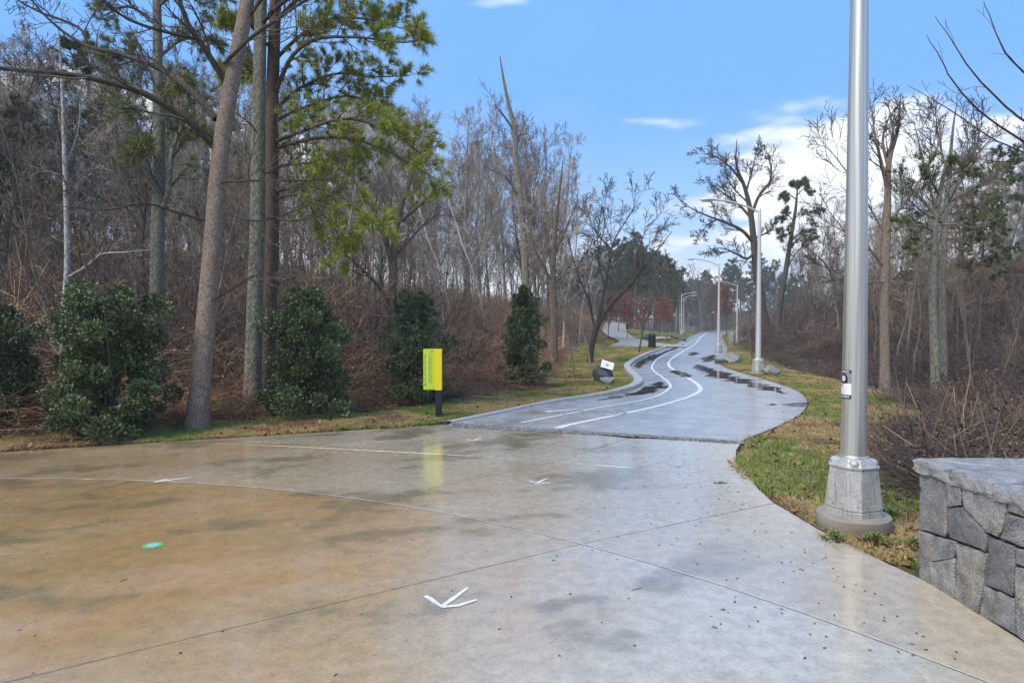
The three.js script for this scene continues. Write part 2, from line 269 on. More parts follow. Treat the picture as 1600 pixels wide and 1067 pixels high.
{ // ragged crumbling edge of the asphalt, then loose stones
  const R = mulberry(21), pos = [], idx = [], uv = [];
  for (let k = 0; k <= 120; k++) { const f = k / 120, x = mix(-1.05, 3.3, f), d = mix(10.74, 9.06, f) + 0.05 * Math.sin(f * 3); const w = 0.10 + 0.16 * (1 - f) + 0.06 * fbm2(f * 30, 1, 3) + 0.02 * R(); pos.push(x, 0.007, -(d + 0.12), x, 0.0045, -(d - w)); uv.push(x, d, x, d - w); if (k) { const p = k * 2 - 2; idx.push(p, p + 1, p + 2, p + 1, p + 3, p + 2); } }
  const g = new THREE.BufferGeometry(); g.setAttribute('position', new THREE.Float32BufferAttribute(pos, 3)); g.setAttribute('uv', new THREE.Float32BufferAttribute(uv, 2)); g.setIndex(idx); g.computeVertexNormals();
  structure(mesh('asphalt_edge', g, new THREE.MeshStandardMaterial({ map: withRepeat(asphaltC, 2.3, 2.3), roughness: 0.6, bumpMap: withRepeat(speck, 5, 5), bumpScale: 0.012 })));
  const stone = new THREE.IcosahedronGeometry(1, 0), im = new THREE.InstancedMesh(stone, std([1, 1, 1], 0.6), 1500), m = new THREE.Matrix4(), e = new THREE.Euler(), q = new THREE.Quaternion();
  for (let k = 0; k < 1500; k++) { const f = Math.pow(R(), 1.3), x = mix(-1.0, 3.2, f), d = mix(10.74, 9.06, f) + 0.05 - (R() + R() - 0.6) * (0.3 - 0.16 * f), s = 0.006 + 0.012 * R() * R(); e.set(R() * 6, R() * 6, R() * 6); m.compose(new THREE.Vector3(x, 0.006, -d), q.setFromEuler(e), new THREE.Vector3(s, s * 0.7, s)); im.setMatrixAt(k, m); const c = 0.06 + 0.2 * R() * R(); im.setColorAt(k, lin(c, c * 0.97, c * 0.92)); }
  im.name = 'loose_gravel'; im.userData = { kind: 'stuff', label: 'loose grey grit along the seam where asphalt meets concrete', category: 'gravel' }; im.castShadow = im.receiveShadow = true; scene.add(im);
}
const kerbTop = greyTex(256, 256, (u, v) => { const n = 0.40 + 0.06 * wrapN(u, v, 6, 6) + 0.06 * (rs() - 0.5); return [n, n * 0.93, n * 0.84]; }, true);
const kerbMat = new THREE.MeshStandardMaterial({ map: kerbTop, roughness: 0.45, bumpMap: speck, bumpScale: 0.0006 });
{ // concrete kerb on the left: a real step, poured in lengths
  const kerb = structure(new THREE.Group()); kerb.name = numbered('kerb'); scene.add(kerb);
  for (let d0 = 10.8; d0 < 47;) {
    const L = 1.9 + d0 * 0.03, pos = [], idx = [], uv = [], n = 8;
    for (let k = 0; k <= n; k++) {
      const d = d0 + (L - 0.015) * k / n, x = roadL(d), y = roadY(d), h = 0.05 + 0.06 * smooth(12, 16, d), w = 0.12 + 0.14 * smooth(13, 18, d) * (1 - smooth(30, 46, d) * 0.5);
      const prof = [[0.02, -0.03], [0.0, h - 0.015], [-0.015, h], [-w + 0.01, h], [-w, h - 0.01], [-w, -0.05]];
      prof.forEach(([a, b], s) => { pos.push(x + a, y + b, -d); uv.push(s * 0.1, d); if (k && s < 5) { const p = (k - 1) * 6 + s, q = p + 6; idx.push(p, q, p + 1, p + 1, q, q + 1); } });
    }
    const g = new THREE.BufferGeometry(); g.setAttribute('position', new THREE.Float32BufferAttribute(pos, 3)); g.setAttribute('uv', new THREE.Float32BufferAttribute(uv, 2)); g.setIndex(idx); const ng = g.toNonIndexed(); ng.computeVertexNormals();
    mesh('kerb_stone', ng, kerbMat, kerb); d0 += L;
  }
}
const paintTex = greyTex(512, 512, (u, v) => { const n = 0.70 - 0.3 * smooth(0.15, 0.6, wrapN(u, v, 26, 26) * 0.6 + wrapN(u, v, 60, 60) * 0.6) + 0.1 * (rs() - 0.5); return [n, n * 0.99, n * 0.95]; }, true);
const paint = new THREE.MeshStandardMaterial({ map: paintTex, roughness: 0.42 });
for (const [f, w, d0, d1, label] of [[laneA, 0.08, 10.9, 110, 'narrow white line between the two lanes of the cycle track'], [laneB, 0.125, 10.3, 112, 'wide white line between cycle track and open asphalt']]) {
  const o = mesh('lane_line', ribbon((d) => [f(d) - w / 2 * (1 + 0.25 * smooth(10, 14, 24 - d)), d], (d) => [f(d) + w / 2 * (1 + 0.25 * smooth(10, 14, 24 - d)), d], d0, d1, stepD, 0.0085), paint);
  tag(o, label, 'road marking');
}
function ribbonStroke(pts, w, y, taper = 0.6) {                   // a painted stroke on the flat, pts in [x, d]
  const pos = [], idx = [], uv = [];
  pts.forEach((p, k) => { const a = pts[Math.max(0, k - 1)], b = pts[Math.min(pts.length - 1, k + 1)], l = Math.hypot(b[0] - a[0], b[1] - a[1]) || 1, nx = -(b[1] - a[1]) / l, nd = (b[0] - a[0]) / l, ww = w / 2 * (k === pts.length - 1 ? taper : k === 0 ? 0.8 : 1); pos.push(p[0] + nx * ww, y, -(p[1] + nd * ww), p[0] - nx * ww, y, -(p[1] - nd * ww)); uv.push(p[0] + nx * ww, p[1], p[0] - nx * ww, p[1]); if (k) { const q = k * 2 - 2; idx.push(q, q + 1, q + 2, q + 1, q + 3, q + 2); } });
  const g = new THREE.BufferGeometry(); g.setAttribute('position', new THREE.Float32BufferAttribute(pos, 3)); g.setAttribute('uv', new THREE.Float32BufferAttribute(uv, 2)); g.setIndex(idx); g.computeVertexNormals();
  if (g.attributes.normal.getY(0) < 0) { g.setIndex(idx.map((_, k) => idx[k - k % 3 + [0, 2, 1][k % 3]])); g.computeVertexNormals(); }
  return g;
}
const spray = std([0.78, 0.78, 0.77], 0.5, { map: speckC });
const P = (u, v) => { const g = ground(u, v); return [g.x, -g.z]; };
for (const [strokes, w, label] of [
  [[[[664, 932], [672, 936], [691, 950]], [[689, 951], [708, 937], [731, 919]], [[691, 951.5], [716, 947], [745, 940]]], 0.034, 'white sprayed arrow on the stained slab beside the straight joint'],
  [[[[828, 752], [838, 755]], [[838, 755], [848, 751], [857, 748]], [[838, 755.4], [850, 755], [860, 755]]], 0.035, 'white sprayed arrow on the grey slab next to an olive damp stain'],
  [[[[728, 687], [740, 689]], [[740, 689], [752, 684.5]], [[740, 689], [753, 689]]], 0.045, 'small white sprayed arrow close to the crumbled asphalt seam'],
  [[[[240, 754], [262, 748]], [[240, 754], [256, 751.5], [298, 747]]], 0.04, 'thin white sprayed arrow lying along the curved joint'],
]) { const gs = strokes.map((s, k) => ribbonStroke(s.map((p) => P(...p)), w, 0.003 + 0.0008 * k)); tag(mesh('painted_arrow', mergeGeometries(gs), spray), label, 'road marking'); }
{ const [x, d] = P(238, 853), ring = (r, w, y, c) => { const g = new THREE.RingGeometry(Math.max(0.001, r - w), r, 26, 1), a = g.attributes.position; for (let k = 0; k < a.count; k++) { const n = 1 + 0.12 * N2(a.getX(k) * 30, a.getY(k) * 30); a.setXY(k, a.getX(k) * n, a.getY(k) * n); } g.rotateX(-Math.PI / 2); g.translate(0, y, 0); return [g, std(c, 0.5)]; };
  const t = thing('survey_mark', 'small green and blue sprayed ring on the rusty slab', 'road marking', new THREE.Vector3(x, 0, -d)); mesh('green_ring', ...ring(0.075, 0.035, 0.003, [0.10, 0.36, 0.12]), t); mesh('blue_dot', ...ring(0.045, 0.043, 0.004, [0.28, 0.4, 0.46]), t); }
{ // faded cycle symbol on the trail: two wheels, frame, and a direction bar by the kerb
  const [x, d] = P(928, 646), gs = [], T = (a, b) => [x + a * 0.86 + b * 0.5, d - a * 0.1 + b * 0.9];
  for (const c of [-0.42, 0.42]) { const pts = []; for (let k = 0; k <= 16; k++) pts.push(T(c + 0.26 * Math.cos(k / 16 * 6.283), 0.28 * Math.sin(k / 16 * 6.283))); gs.push(ribbonStroke(pts, 0.06, 0.0085, 1)); }
  gs.push(ribbonStroke([T(-0.42, 0), T(-0.15, 0.36), T(0.3, 0.36), T(0.42, 0)], 0.06, 0.0095, 1), ribbonStroke([T(-0.1, 0.4), T(0.02, 0), T(0.3, 0.36)], 0.06, 0.0105, 1), ribbonStroke([T(0.2, 0.52), T(0.42, 0.5)], 0.06, 0.0095, 1));
  tag(mesh('cycle_symbol', mergeGeometries(gs), std([0.36, 0.36, 0.35], 0.45, { map: speckC })), 'faded white bicycle symbol between the two white lane lines', 'road marking');
  tag(mesh('direction_bar', ribbonStroke([P(852, 644), P(905, 640)], 0.2, 0.0085, 0.25), paint), 'short white wedge painted in the lane beside the kerb', 'road marking');
}
{ // puddles and standing film on the asphalt: mirror-smooth thin water with ragged rims
  const water = new THREE.MeshPhysicalMaterial({ color: lin(0.022, 0.022, 0.024), roughness: 0.025, ior: 1.33 });
  const puddle = (f, d0, d1, w, seed, label) => {
    const pos = [], idx = [], n = Math.ceil((d1 - d0) / (0.05 + d0 * 0.003));
    for (let k = 0; k <= n; k++) { const t = k / n, d = mix(d0, d1, t), e = Math.sqrt(Math.max(0, Math.sin(t * Math.PI))), c = f(d) + 0.2 * fbm2(d * 0.9, seed, 3), a = w * e * (0.55 + 1.1 * fbm2(d * 1.7, seed + 4, 4)), b = w * e * (0.55 + 1.1 * fbm2(d * 1.7, seed + 9, 4)), y = roadY(d) + 0.0125; pos.push(c - Math.max(0.004, a), y, -d, c + Math.max(0.004, b), y, -d); if (k) { const q = k * 2 - 2; idx.push(q, q + 1, q + 2, q + 1, q + 3, q + 2); } }
    const g = new THREE.BufferGeometry(); g.setAttribute('position', new THREE.Float32BufferAttribute(pos, 3)); g.setIndex(idx); g.computeVertexNormals();
    const o = structure(mesh('puddle', g, water)); Object.assign(o.userData, { label, category: 'puddle' });
  };
  puddle((d) => roadR(d) - 0.95 + 0.5 * smooth(20, 15, d), 15.6, 27.5, 0.62, 1, 'long puddle along the right-hand edge of the trail');
  puddle((d) => roadR(d) - 2.2, 20.5, 24, 0.34, 5, 'narrow offshoot of the long edge puddle');
  puddle((d) => 5.9 + (d - 13) * 0.5, 13.1, 13.75, 0.42, 2, 'small thin puddle near the bulge of the trail');
  puddle((d) => 5.2 + (d - 13) * 0.5, 13.3, 13.6, 0.26, 9, 'very small puddle beside the thin one');
  puddle((d) => roadL(d) + 0.34, 25, 38, 0.4, 3, 'dark water standing against the kerb beyond the bend');
  puddle((d) => laneA(d) - 0.25, 30, 58, 0.26, 4, 'long dark water lying over the inner lane line');
  puddle((d) => roadL(d) + 0.45, 14.2, 19, 0.36, 6, 'shallow water against the kerb before the bend');
  puddle((d) => laneB(d) + 0.9, 36, 41, 0.4, 7, 'far small puddle in the open asphalt');
  puddle((d) => roadR(d) - 0.7, 29.5, 37, 0.55, 8, 'puddle at the edge below the flat rocks');
}
{ // side street that climbs away to the left
  const f = curve([[50, 12.1], [58, 12.6], [72, 13.0], [95, 16.6], [130, 23]]), pos = [], idx = [], uv = []; let rows = 0;
  for (let d = 50; d < 130; d += 1, rows++) for (let c = 0; c <= 6; c++) { const w = 1.5 + 1.6 * smooth(60, 50, d), x = f(d) - 1.2 + (c / 6 - 0.5) * 2 * w, y = Math.max(height(x, d), roadY(d)) + 0.07 + 0.012 * (d - 50); pos.push(x, y, -d); uv.push(x * 0.5, d * 0.5); if (rows && c < 6) { const p = (rows - 1) * 7 + c, q = p + 7; idx.push(p, p + 1, q, p + 1, q + 1, q); } }
  const g = new THREE.BufferGeometry(); g.setAttribute('position', new THREE.Float32BufferAttribute(pos, 3)); g.setAttribute('uv', new THREE.Float32BufferAttribute(uv, 2)); g.setIndex(idx); g.computeVertexNormals();
  structure(mesh('side_street', g, new THREE.MeshStandardMaterial({ map: kerbTop, roughness: 0.35 })));
}

// ---------------------------------------------------------------- bark, trees
const barkTex = (fu, fv, lo, hi, tint) => { const R = mulberry(fu * 31 + fv); return greyTex(256, 512, (u, v) => { const w = wrapN(u + 0.03 * wrapN(u, v, 6, 6), v, fu, fv), f = 1 - Math.abs(w), n = mix(lo, hi, smooth(0.2, 0.95, f * 0.7 + 0.3 * (0.5 + 0.5 * wrapN(u, v, fu * 2.5, fv * 2)))) + 0.12 * (R() - 0.5), s = smooth(0.25, 0.6, wrapN(u + 0.4, v, 5, 5)); return [mix(n, n * tint[0], s), mix(n, n * tint[1], s), mix(n, n * tint[2], s)]; }, true); };
const furrow = greyTex(256, 512, (u, v) => { const w = wrapN(u + 0.03 * wrapN(u, v, 6, 6), v, 20, 5); return clamp(1.15 * (1 - Math.abs(w)) * 0.8 + 0.2 * wrapN(u, v, 50, 30)); });
const plates = greyTex(256, 512, (u, v) => { const w = wrapN(u, v, 13, 8), z = wrapN(u + 0.5, v, 24, 16); return clamp(0.9 - 0.9 * smooth(0.25, 0.0, Math.abs(w)) * 0.7 + 0.2 * z); });
const bark = (c, map, bump, depth) => new THREE.MeshStandardMaterial({ color: lin(...c), map, bumpMap: bump, bumpScale: depth, roughness: 0.85 });
const bFine = barkTex(20, 5, 0.3, 1.05, [0.9, 0.95, 0.85]), bPlate = barkTex(13, 8, 0.28, 1.1, [1.05, 0.85, 0.72]), bLichen = barkTex(18, 6, 0.2, 1.1, [0.92, 1.05, 0.8]);
const BARK = {
  grey: bark([0.40, 0.355, 0.275], bFine, furrow, 0.02), brown: bark([0.28, 0.205, 0.145], bFine, furrow, 0.02), dark: bark([0.125, 0.10, 0.073], bFine, furrow, 0.02),
  tan: bark([0.43, 0.34, 0.27], bPlate, plates, 0.02), lichen: bark([0.40, 0.385, 0.30], bLichen, furrow, 0.025), pine: bark([0.21, 0.15, 0.115], bPlate, plates, 0.025), white: bark([0.62, 0.60, 0.56], bFine, furrow, 0.006),
};
const TWIG = { grey: std([0.29, 0.245, 0.18], 0.8), brown: std([0.22, 0.15, 0.096], 0.8), dark: std([0.08, 0.064, 0.048], 0.8), white: std([0.5, 0.48, 0.44], 0.8), tan: std([0.15, 0.12, 0.095], 0.8) };

// one branch: a wandering, tapering line with children; parts: level 0 trunk, 1-2 limbs, the rest twigs
function grow(T, p, dir, len, r, level, o, R) {
  const n = Math.max(2, [9, 6, 4, 3, 2][level] ?? 2), pts = [p.slice()], rad = [r]; let d = dir.slice(), q = p.slice();
  for (let k = 1; k <= n; k++) {
    const w = o.wander[level] ?? 0.25, j = randDir(R);
    d = norm([d[0] + j[0] * w, d[1] + j[1] * w + (o.rise[level] ?? 0.05), d[2] + j[2] * w]);
    q = [q[0] + d[0] * len / n, q[1] + d[1] * len / n, q[2] + d[2] * len / n]; pts.push(q); rad.push(Math.max(o.min ?? 0.004, r * Math.pow(1 - k / n * (level ? 0.86 : 0.8), 0.9)));
  }
  if (level === 0) rad[0] *= 1.25;
  (level === 0 ? T.trunk : level <= (o.limbLevels ?? 1) ? T.limbs : T.twigs).add(pts, rad, level === 0 ? 9 : level === 1 ? 5 : 3);
  kids(T, pts, rad, len, level, o, R);
}
function kids(T, pts, rad, len, level, o, R, from) {
  const count = o.kids[level] ?? 0, n = pts.length - 1;
  if (!count && T.tips) T.tips.push([pts[n], norm([pts[n][0] - pts[n - 1][0], pts[n][1] - pts[n - 1][1], pts[n][2] - pts[n - 1][2]])]);
  for (let c = 0; c < count; c++) {
    const t = mix(from ?? o.from[level] ?? 0.25, 1, (c + R() * 0.9) / count), f = Math.min(n - 0.001, t * n), k = Math.floor(f), w = f - k;
    const a = pts[k], b = pts[k + 1], s = [mix(a[0], b[0], w), mix(a[1], b[1], w), mix(a[2], b[2], w)], dir = norm([b[0] - a[0], b[1] - a[1], b[2] - a[2]]);
    const l = len * (o.ratio[level] ?? 0.5) * (1.1 - t * (o.shorten?.[level] ?? 0.5)) * (0.7 + 0.6 * R());
    grow(T, s, tilt(dir, (o.angle[level] ?? 0.7) * (0.7 + 0.6 * R()), R), l, Math.max(o.min ?? 0.004, mix(rad[k], rad[k + 1], w) * (o.thin?.[level] ?? 0.55)), level + 1, o, R);
  }
}
const newTree = () => ({ trunk: new Tubes(), limbs: new Tubes(), twigs: new Tubes(), tips: [] });
function put(T, root, bk, tw, lb) { mesh('trunk', T.trunk.geo(), bk, root); if (T.limbs.p.length) mesh('limbs', T.limbs.geo(), lb ?? bk, root); if (T.twigs.p.length) mesh('crown', T.twigs.geo(), tw, root); return root; }
const FOREST = { wander: [0.12, 0.22, 0.3, 0.35, 0.4], rise: [0.03, 0.13, 0.1, 0.06, 0.04], kids: [20, 6, 5, 4], from: [0.2, 0.22, 0.2, 0.1], ratio: [0.25, 0.5, 0.55, 0.55], angle: [0.75, 0.65, 0.7, 0.7], thin: [0.42, 0.52, 0.6, 0.65], min: 0.009 };
function bareTree(name, label, group, seed, H, r, bk, tw, over = {}) {
  const R = mulberry(seed), T = newTree(), o = { ...FOREST, ...over };
  grow(T, [0, -0.15, 0], norm([R() * 0.1 - 0.05, 1, R() * 0.1 - 0.05]), H, r, 0, o, R);
  const g = new THREE.Group(); g.name = name; tag(g, label, 'tree', group); return put(T, g, bk, tw);
}
// pines
const NEEDLE = new THREE.MeshStandardMaterial({ color: 0xffffff, vertexColors: true, roughness: 0.6, side: THREE.DoubleSide });
function tuft(F, p, dir, len, count, R, col, wid = 0.006) {
  for (let k = 0; k < count; k++) {
    const d = norm([dir[0] * 0.9 + (R() - 0.5) * 1.7, dir[1] * 0.9 + (R() - 0.5) * 1.7 + 0.15, dir[2] * 0.9 + (R() - 0.5) * 1.7]), s = norm(cross(d, randDir(R))), l = len * (0.7 + 0.5 * R()), b = [p[0] - dir[0] * l * R() * 0.6, p[1] - dir[1] * l * R() * 0.6, p[2] - dir[2] * l * R() * 0.6], v = 0.75 + 0.5 * R();
    F.tri([b[0] - s[0] * wid, b[1] - s[1] * wid, b[2] - s[2] * wid], [b[0] + s[0] * wid, b[1] + s[1] * wid, b[2] + s[2] * wid], [b[0] + d[0] * l, b[1] + d[1] * l - 0.1 * l, b[2] + d[2] * l], norm(cross(d, s)), [col[0] * v, col[1] * v, col[2] * v]);
  }
}
function pineTree(name, label, group, seed, H, r, o) {
  const R = mulberry(seed), T = newTree(), F = new Faces();
  const opt = { wander: [0.025, 0.16, 0.25, 0.3], rise: [0.02, 0.05, 0.05, 0.05], kids: [o.boughs, o.sub ?? 6, 3], from: [o.clear, 0.3, 0.3], ratio: [o.spread ?? 0.22, 0.4, 0.5], angle: [1.15, 0.7, 0.6], thin: [0.32, 0.5, 0.6], shorten: [0.75, 0.5, 0.4], min: 0.008, limbLevels: 1 };
  grow(T, [0, -0.15, 0], norm([R() * 0.06 - 0.03, 1, R() * 0.06 - 0.03]), H, r, 0, opt, R);
  for (const [p, d] of T.tips) { const c = mix3(o.needle, o.needle2, R()); tuft(F, p, d, o.len, o.n, R, c, o.wid); }
  const g = new THREE.Group(); g.name = name; tag(g, label, 'tree', group); put(T, g, BARK.pine, TWIG.brown); mesh('needles', F.geo(), NEEDLE, g); return g;
}
// trees traced limb by limb: each limb a list of [u, v, distance, radius]
function traced(name, label, category, seed, bk, tw, trunk, limbs, sub, opt = {}) {
  const R = mulberry(seed), T = newTree(), base = at(trunk[0][0], trunk[0][1], trunk[0][2]); base.y = height(base.x, -base.z) - 0.05;
  const smoothPts = (l, first) => { const v = l.map(([u, w, d]) => at(u, w, d).sub(base)); if (first) v[0].y = -0.1; const c = new THREE.CatmullRomCurve3(v), n = Math.max(6, l.length * 3), pts = [], rad = []; for (let k = 0; k <= n; k++) { const t = k / n, p = c.getPoint(t), f = Math.min(l.length - 1.001, t * (l.length - 1)), i = Math.floor(f); pts.push([p.x + (first ? 0 : 0.015 * (R() - 0.5)), p.y, p.z]); rad.push(mix(l[i][3], l[i + 1][3], f - i)); } if (first) { rad[0] *= 1.3; rad[1] *= 1.08; } return [pts, rad, c.getLength()]; };
  const [tp, tr] = smoothPts(trunk, true); T.trunk.add(tp, tr, 16);
  const limbGeo = [], o = { ...FOREST, kids: [0, sub[0], sub[1], sub[2] ?? 0], min: 0.005, ...opt };
  for (const l of limbs) { const [p, r, len] = smoothPts(l); limbGeo.push(new Tubes().add(p, r, 7).geo()); kids(T, p, r, Math.min(len, opt.maxLen ?? 5), 1, o, R, l.from ?? 0.15); }
  if (opt.trunkKids) kids(T, tp, tr, opt.trunkLen ?? 4, 1, { ...o, kids: [0, opt.trunkKids, sub[1], sub[2] ?? 0], angle: [0.7, 1.1, 0.7, 0.7], thin: [0.4, 0.16, 0.55, 0.6] }, R, opt.trunkFrom ?? 0.3);
  const g = thing(name, label, category, base); put(T, g, bk, tw, opt.limbBark); for (const l of limbGeo) mesh('limb', l, opt.limbBark ?? bk, g); return [g, T, R];
}

// --- near trees on the left
traced('hardwood_tree', 'big bare hardwood with pinkish tan scaly trunk and long limbs reaching left', 'tree', 101, BARK.tan, TWIG.dark,
  [[305, 676, 10.3, 0.162], [318, 540, 10.3, 0.152], [330, 400, 10.3, 0.138], [345, 230, 10.3, 0.128], [365, 110, 10.3, 0.116], [386, 0, 10.3, 0.106], [402, -160, 10.3, 0.10], [418, -330, 10.3, 0.05]],
  [[[331, 224, 10.25, 0.06], [290, 185, 10.0, 0.058], [215, 142, 9.7, 0.05], [120, 118, 9.5, 0.04], [0, 106, 9.2, 0.028], [-120, 80, 9.0, 0.012]],
   [[338, 186, 10.3, 0.058], [296, 140, 10.5, 0.055], [250, 108, 10.7, 0.045], [180, 82, 10.8, 0.035], [135, 72, 10.9, 0.03], [70, 25, 11, 0.02], [20, -40, 11, 0.01]],
   [[135, 72, 10.9, 0.026], [125, 45, 11, 0.024], [60, 18, 11, 0.018], [28, 0, 11, 0.014], [0, -30, 11, 0.008]],
   [[352, 128, 10.3, 0.055], [315, 70, 10.1, 0.048], [290, 30, 10, 0.04], [272, -30, 9.9, 0.03], [240, -110, 9.8, 0.015]],
   [[305, 60, 10, 0.03], [260, 50, 9.8, 0.026], [200, 30, 9.6, 0.02], [150, -5, 9.4, 0.012]],
   [[350, 100, 10.2, 0.03], [390, 60, 9.9, 0.028], [440, 25, 9.6, 0.024], [490, -10, 9.4, 0.018], [560, -70, 9.2, 0.01]],
   [[345, 285, 10.2, 0.018], [400, 282, 9.9, 0.016], [480, 282, 9.7, 0.012], [545, 275, 9.5, 0.006]],
   [[350, 332, 10.2, 0.016], [400, 345, 9.9, 0.014], [460, 330, 9.8, 0.01], [525, 300, 9.6, 0.005]],
   [[322, 345, 10.25, 0.022], [270, 330, 10, 0.02], [225, 318, 9.8, 0.016], [165, 328, 9.6, 0.012], [90, 322, 9.4, 0.006]],
   [[330, 470, 10.2, 0.016], [372, 445, 9.9, 0.014], [398, 430, 9.7, 0.01], [450, 425, 9.5, 0.005]],
   [[378, 40, 10.3, 0.03], [440, -40, 10.2, 0.024], [520, -90, 10, 0.012]]],
  [8, 6, 3], { maxLen: 2.6, min: 0.005, limbBark: BARK.dark, ratio: [0.3, 0.42, 0.5, 0.55] });
const needleHi = [0.32, 0.36, 0.05], needleLo = [0.09, 0.12, 0.036];
{ // the pine with bright boughs
  const [g, T, R] = traced('pine_tree', 'tall pine with reddish bark and bright yellow green boughs hanging to the right', 'tree', 102, BARK.pine, TWIG.dark,
    [[415, 648, 12.9, 0.15], [420, 500, 12.9, 0.14], [425, 350, 12.9, 0.135], [424, 200, 12.9, 0.125], [428, 60, 12.9, 0.115], [434, -120, 12.9, 0.10], [440, -420, 12.9, 0.03]],
    [[[427, 222, 12.9, 0.04], [470, 205, 12.5, 0.036], [540, 185, 12, 0.03], [610, 205, 11.7, 0.02], [668, 250, 11.5, 0.01]],
     [[427, 232, 12.9, 0.04], [500, 215, 12.7, 0.034], [570, 222, 12.4, 0.028], [640, 255, 12.2, 0.018], [688, 285, 12, 0.008]],
     [[427, 300, 12.9, 0.034], [470, 292, 12.4, 0.03], [520, 300, 12, 0.024], [565, 330, 11.7, 0.016], [598, 358, 11.5, 0.008]],
     [[428, 312, 12.9, 0.03], [465, 305, 12.5, 0.026], [505, 335, 12.2, 0.02], [530, 370, 12, 0.014], [542, 402, 11.9, 0.008]],
     [[428, 150, 12.9, 0.045], [455, 90, 12.6, 0.04], [490, 62, 12.3, 0.034], [560, 58, 12, 0.026], [625, 66, 11.8, 0.016], [672, 62, 11.7, 0.007]],
     [[428, 95, 12.9, 0.04], [470, 55, 12.8, 0.034], [520, 30, 12.7, 0.028], [575, 30, 12.6, 0.02], [630, 45, 12.5, 0.008]],
     [[428, 175, 12.9, 0.036], [465, 140, 13.2, 0.03], [525, 115, 13.5, 0.024], [580, 120, 13.8, 0.016], [640, 118, 14, 0.008]],
     [[428, 190, 12.9, 0.036], [470, 170, 13.2, 0.03], [540, 150, 13.4, 0.02], [605, 165, 13.5, 0.01]],
     [[430, 30, 12.9, 0.04], [480, -10, 12.6, 0.034], [550, -20, 12.3, 0.024], [615, 0, 12.1, 0.01]],
     [[430, -30, 12.9, 0.04], [490, -60, 12.6, 0.03], [570, -60, 12.3, 0.012]],
     [[425, 140, 12.9, 0.03], [385, 110, 13.1, 0.024], [350, 120, 13.3, 0.012]],
     [[426, 80, 12.9, 0.03], [390, 40, 12.6, 0.024], [350, 30, 12.4, 0.012]],
     [[427, 262, 12.9, 0.03], [470, 255, 13.2, 0.024], [530, 262, 13.4, 0.014], [590, 240, 13.6, 0.007]]],
    [16, 7, 0], { maxLen: 2.4, min: 0.004, from: [0.3, 0.2, 0.15], ratio: [0.3, 0.27, 0.5], angle: [0.6, 0.75, 0.7] });
  const F = new Faces(), base = g.position;
  for (const [p, d] of T.tips) { tuft(F, p, d, 0.18, 46, R, mix3(needleLo, needleHi, 0.65 + 0.35 * R()), 0.0065); }
  mesh('needles', F.geo(), NEEDLE, g);
}
traced('lichen_tree', 'straight grey lichen covered trunk close behind the tan scaly hardwood', 'tree', 103, BARK.lichen, TWIG.dark,
  [[393, 642, 12.4, 0.165], [397, 500, 12.4, 0.15], [402, 350, 12.4, 0.14], [403, 200, 12.4, 0.13], [406, 60, 12.4, 0.115], [410, -150, 12.4, 0.09], [412, -350, 12.4, 0.04]],
  [[[403, 330, 12.4, 0.02], [450, 345, 12, 0.016], [500, 338, 11.8, 0.008]], [[398, 500, 12.3, 0.018], [430, 480, 12, 0.014], [465, 440, 11.8, 0.007]], [[405, 40, 12.4, 0.05], [440, 5, 12.1, 0.04], [500, -30, 11.9, 0.02]], [[404, 110, 12.4, 0.04], [375, 60, 12.6, 0.03], [350, 0, 12.8, 0.015]]],
  [5, 4, 3], { maxLen: 2.4, trunkKids: 7, trunkFrom: 0.35, trunkLen: 3, limbBark: BARK.dark });
{ // pine with lichen-green trunk behind the big holly
  const [g, T, R] = traced('pine_tree', 'pine with pale green lichen on its trunk behind the broad holly', 'tree', 104, BARK.lichen, TWIG.dark,
    [[243, 618, 14, 0.16], [244, 480, 14, 0.145], [246, 340, 14, 0.135], [248, 220, 14, 0.12], [246, 100, 14, 0.10], [244, -40, 14, 0.08], [244, -230, 14, 0.03]],
    [[[247, 340, 14, 0.07], [262, 300, 13.9, 0.06], [268, 240, 13.8, 0.05], [290, 180, 13.7, 0.03], [300, 120, 13.6, 0.012]],
     [[248, 190, 14, 0.04], [215, 165, 14.3, 0.03], [180, 172, 14.5, 0.012]], [[248, 215, 14, 0.04], [290, 200, 14.3, 0.03], [325, 215, 14.5, 0.012]],
     [[246, 120, 14, 0.04], [205, 90, 13.8, 0.03], [165, 85, 13.6, 0.012]], [[246, 90, 14, 0.04], [290, 60, 14.2, 0.03], [335, 70, 14.4, 0.012]],
     [[245, 40, 14, 0.04], [200, 10, 14.1, 0.03], [160, 25, 14.2, 0.012]], [[245, 10, 14, 0.04], [290, -20, 13.8, 0.03], [340, 0, 13.6, 0.012]], [[248, 250, 14, 0.03], [225, 235, 13.7, 0.024], [200, 245, 13.5, 0.01]], [[246, 150, 14, 0.03], [265, 130, 13.6, 0.024], [285, 140, 13.3, 0.01]]],
    [10, 6, 0], { maxLen: 2.2, min: 0.004, from: [0.3, 0.25, 0.2], ratio: [0.3, 0.42, 0.5] });
  const F = new Faces(); for (const [p, d] of T.tips) tuft(F, p, d, 0.19, 34, R, mix3(needleLo, needleHi, 0.35 * R() + 0.15), 0.006); mesh('needles', F.geo(), NEEDLE, g);
}
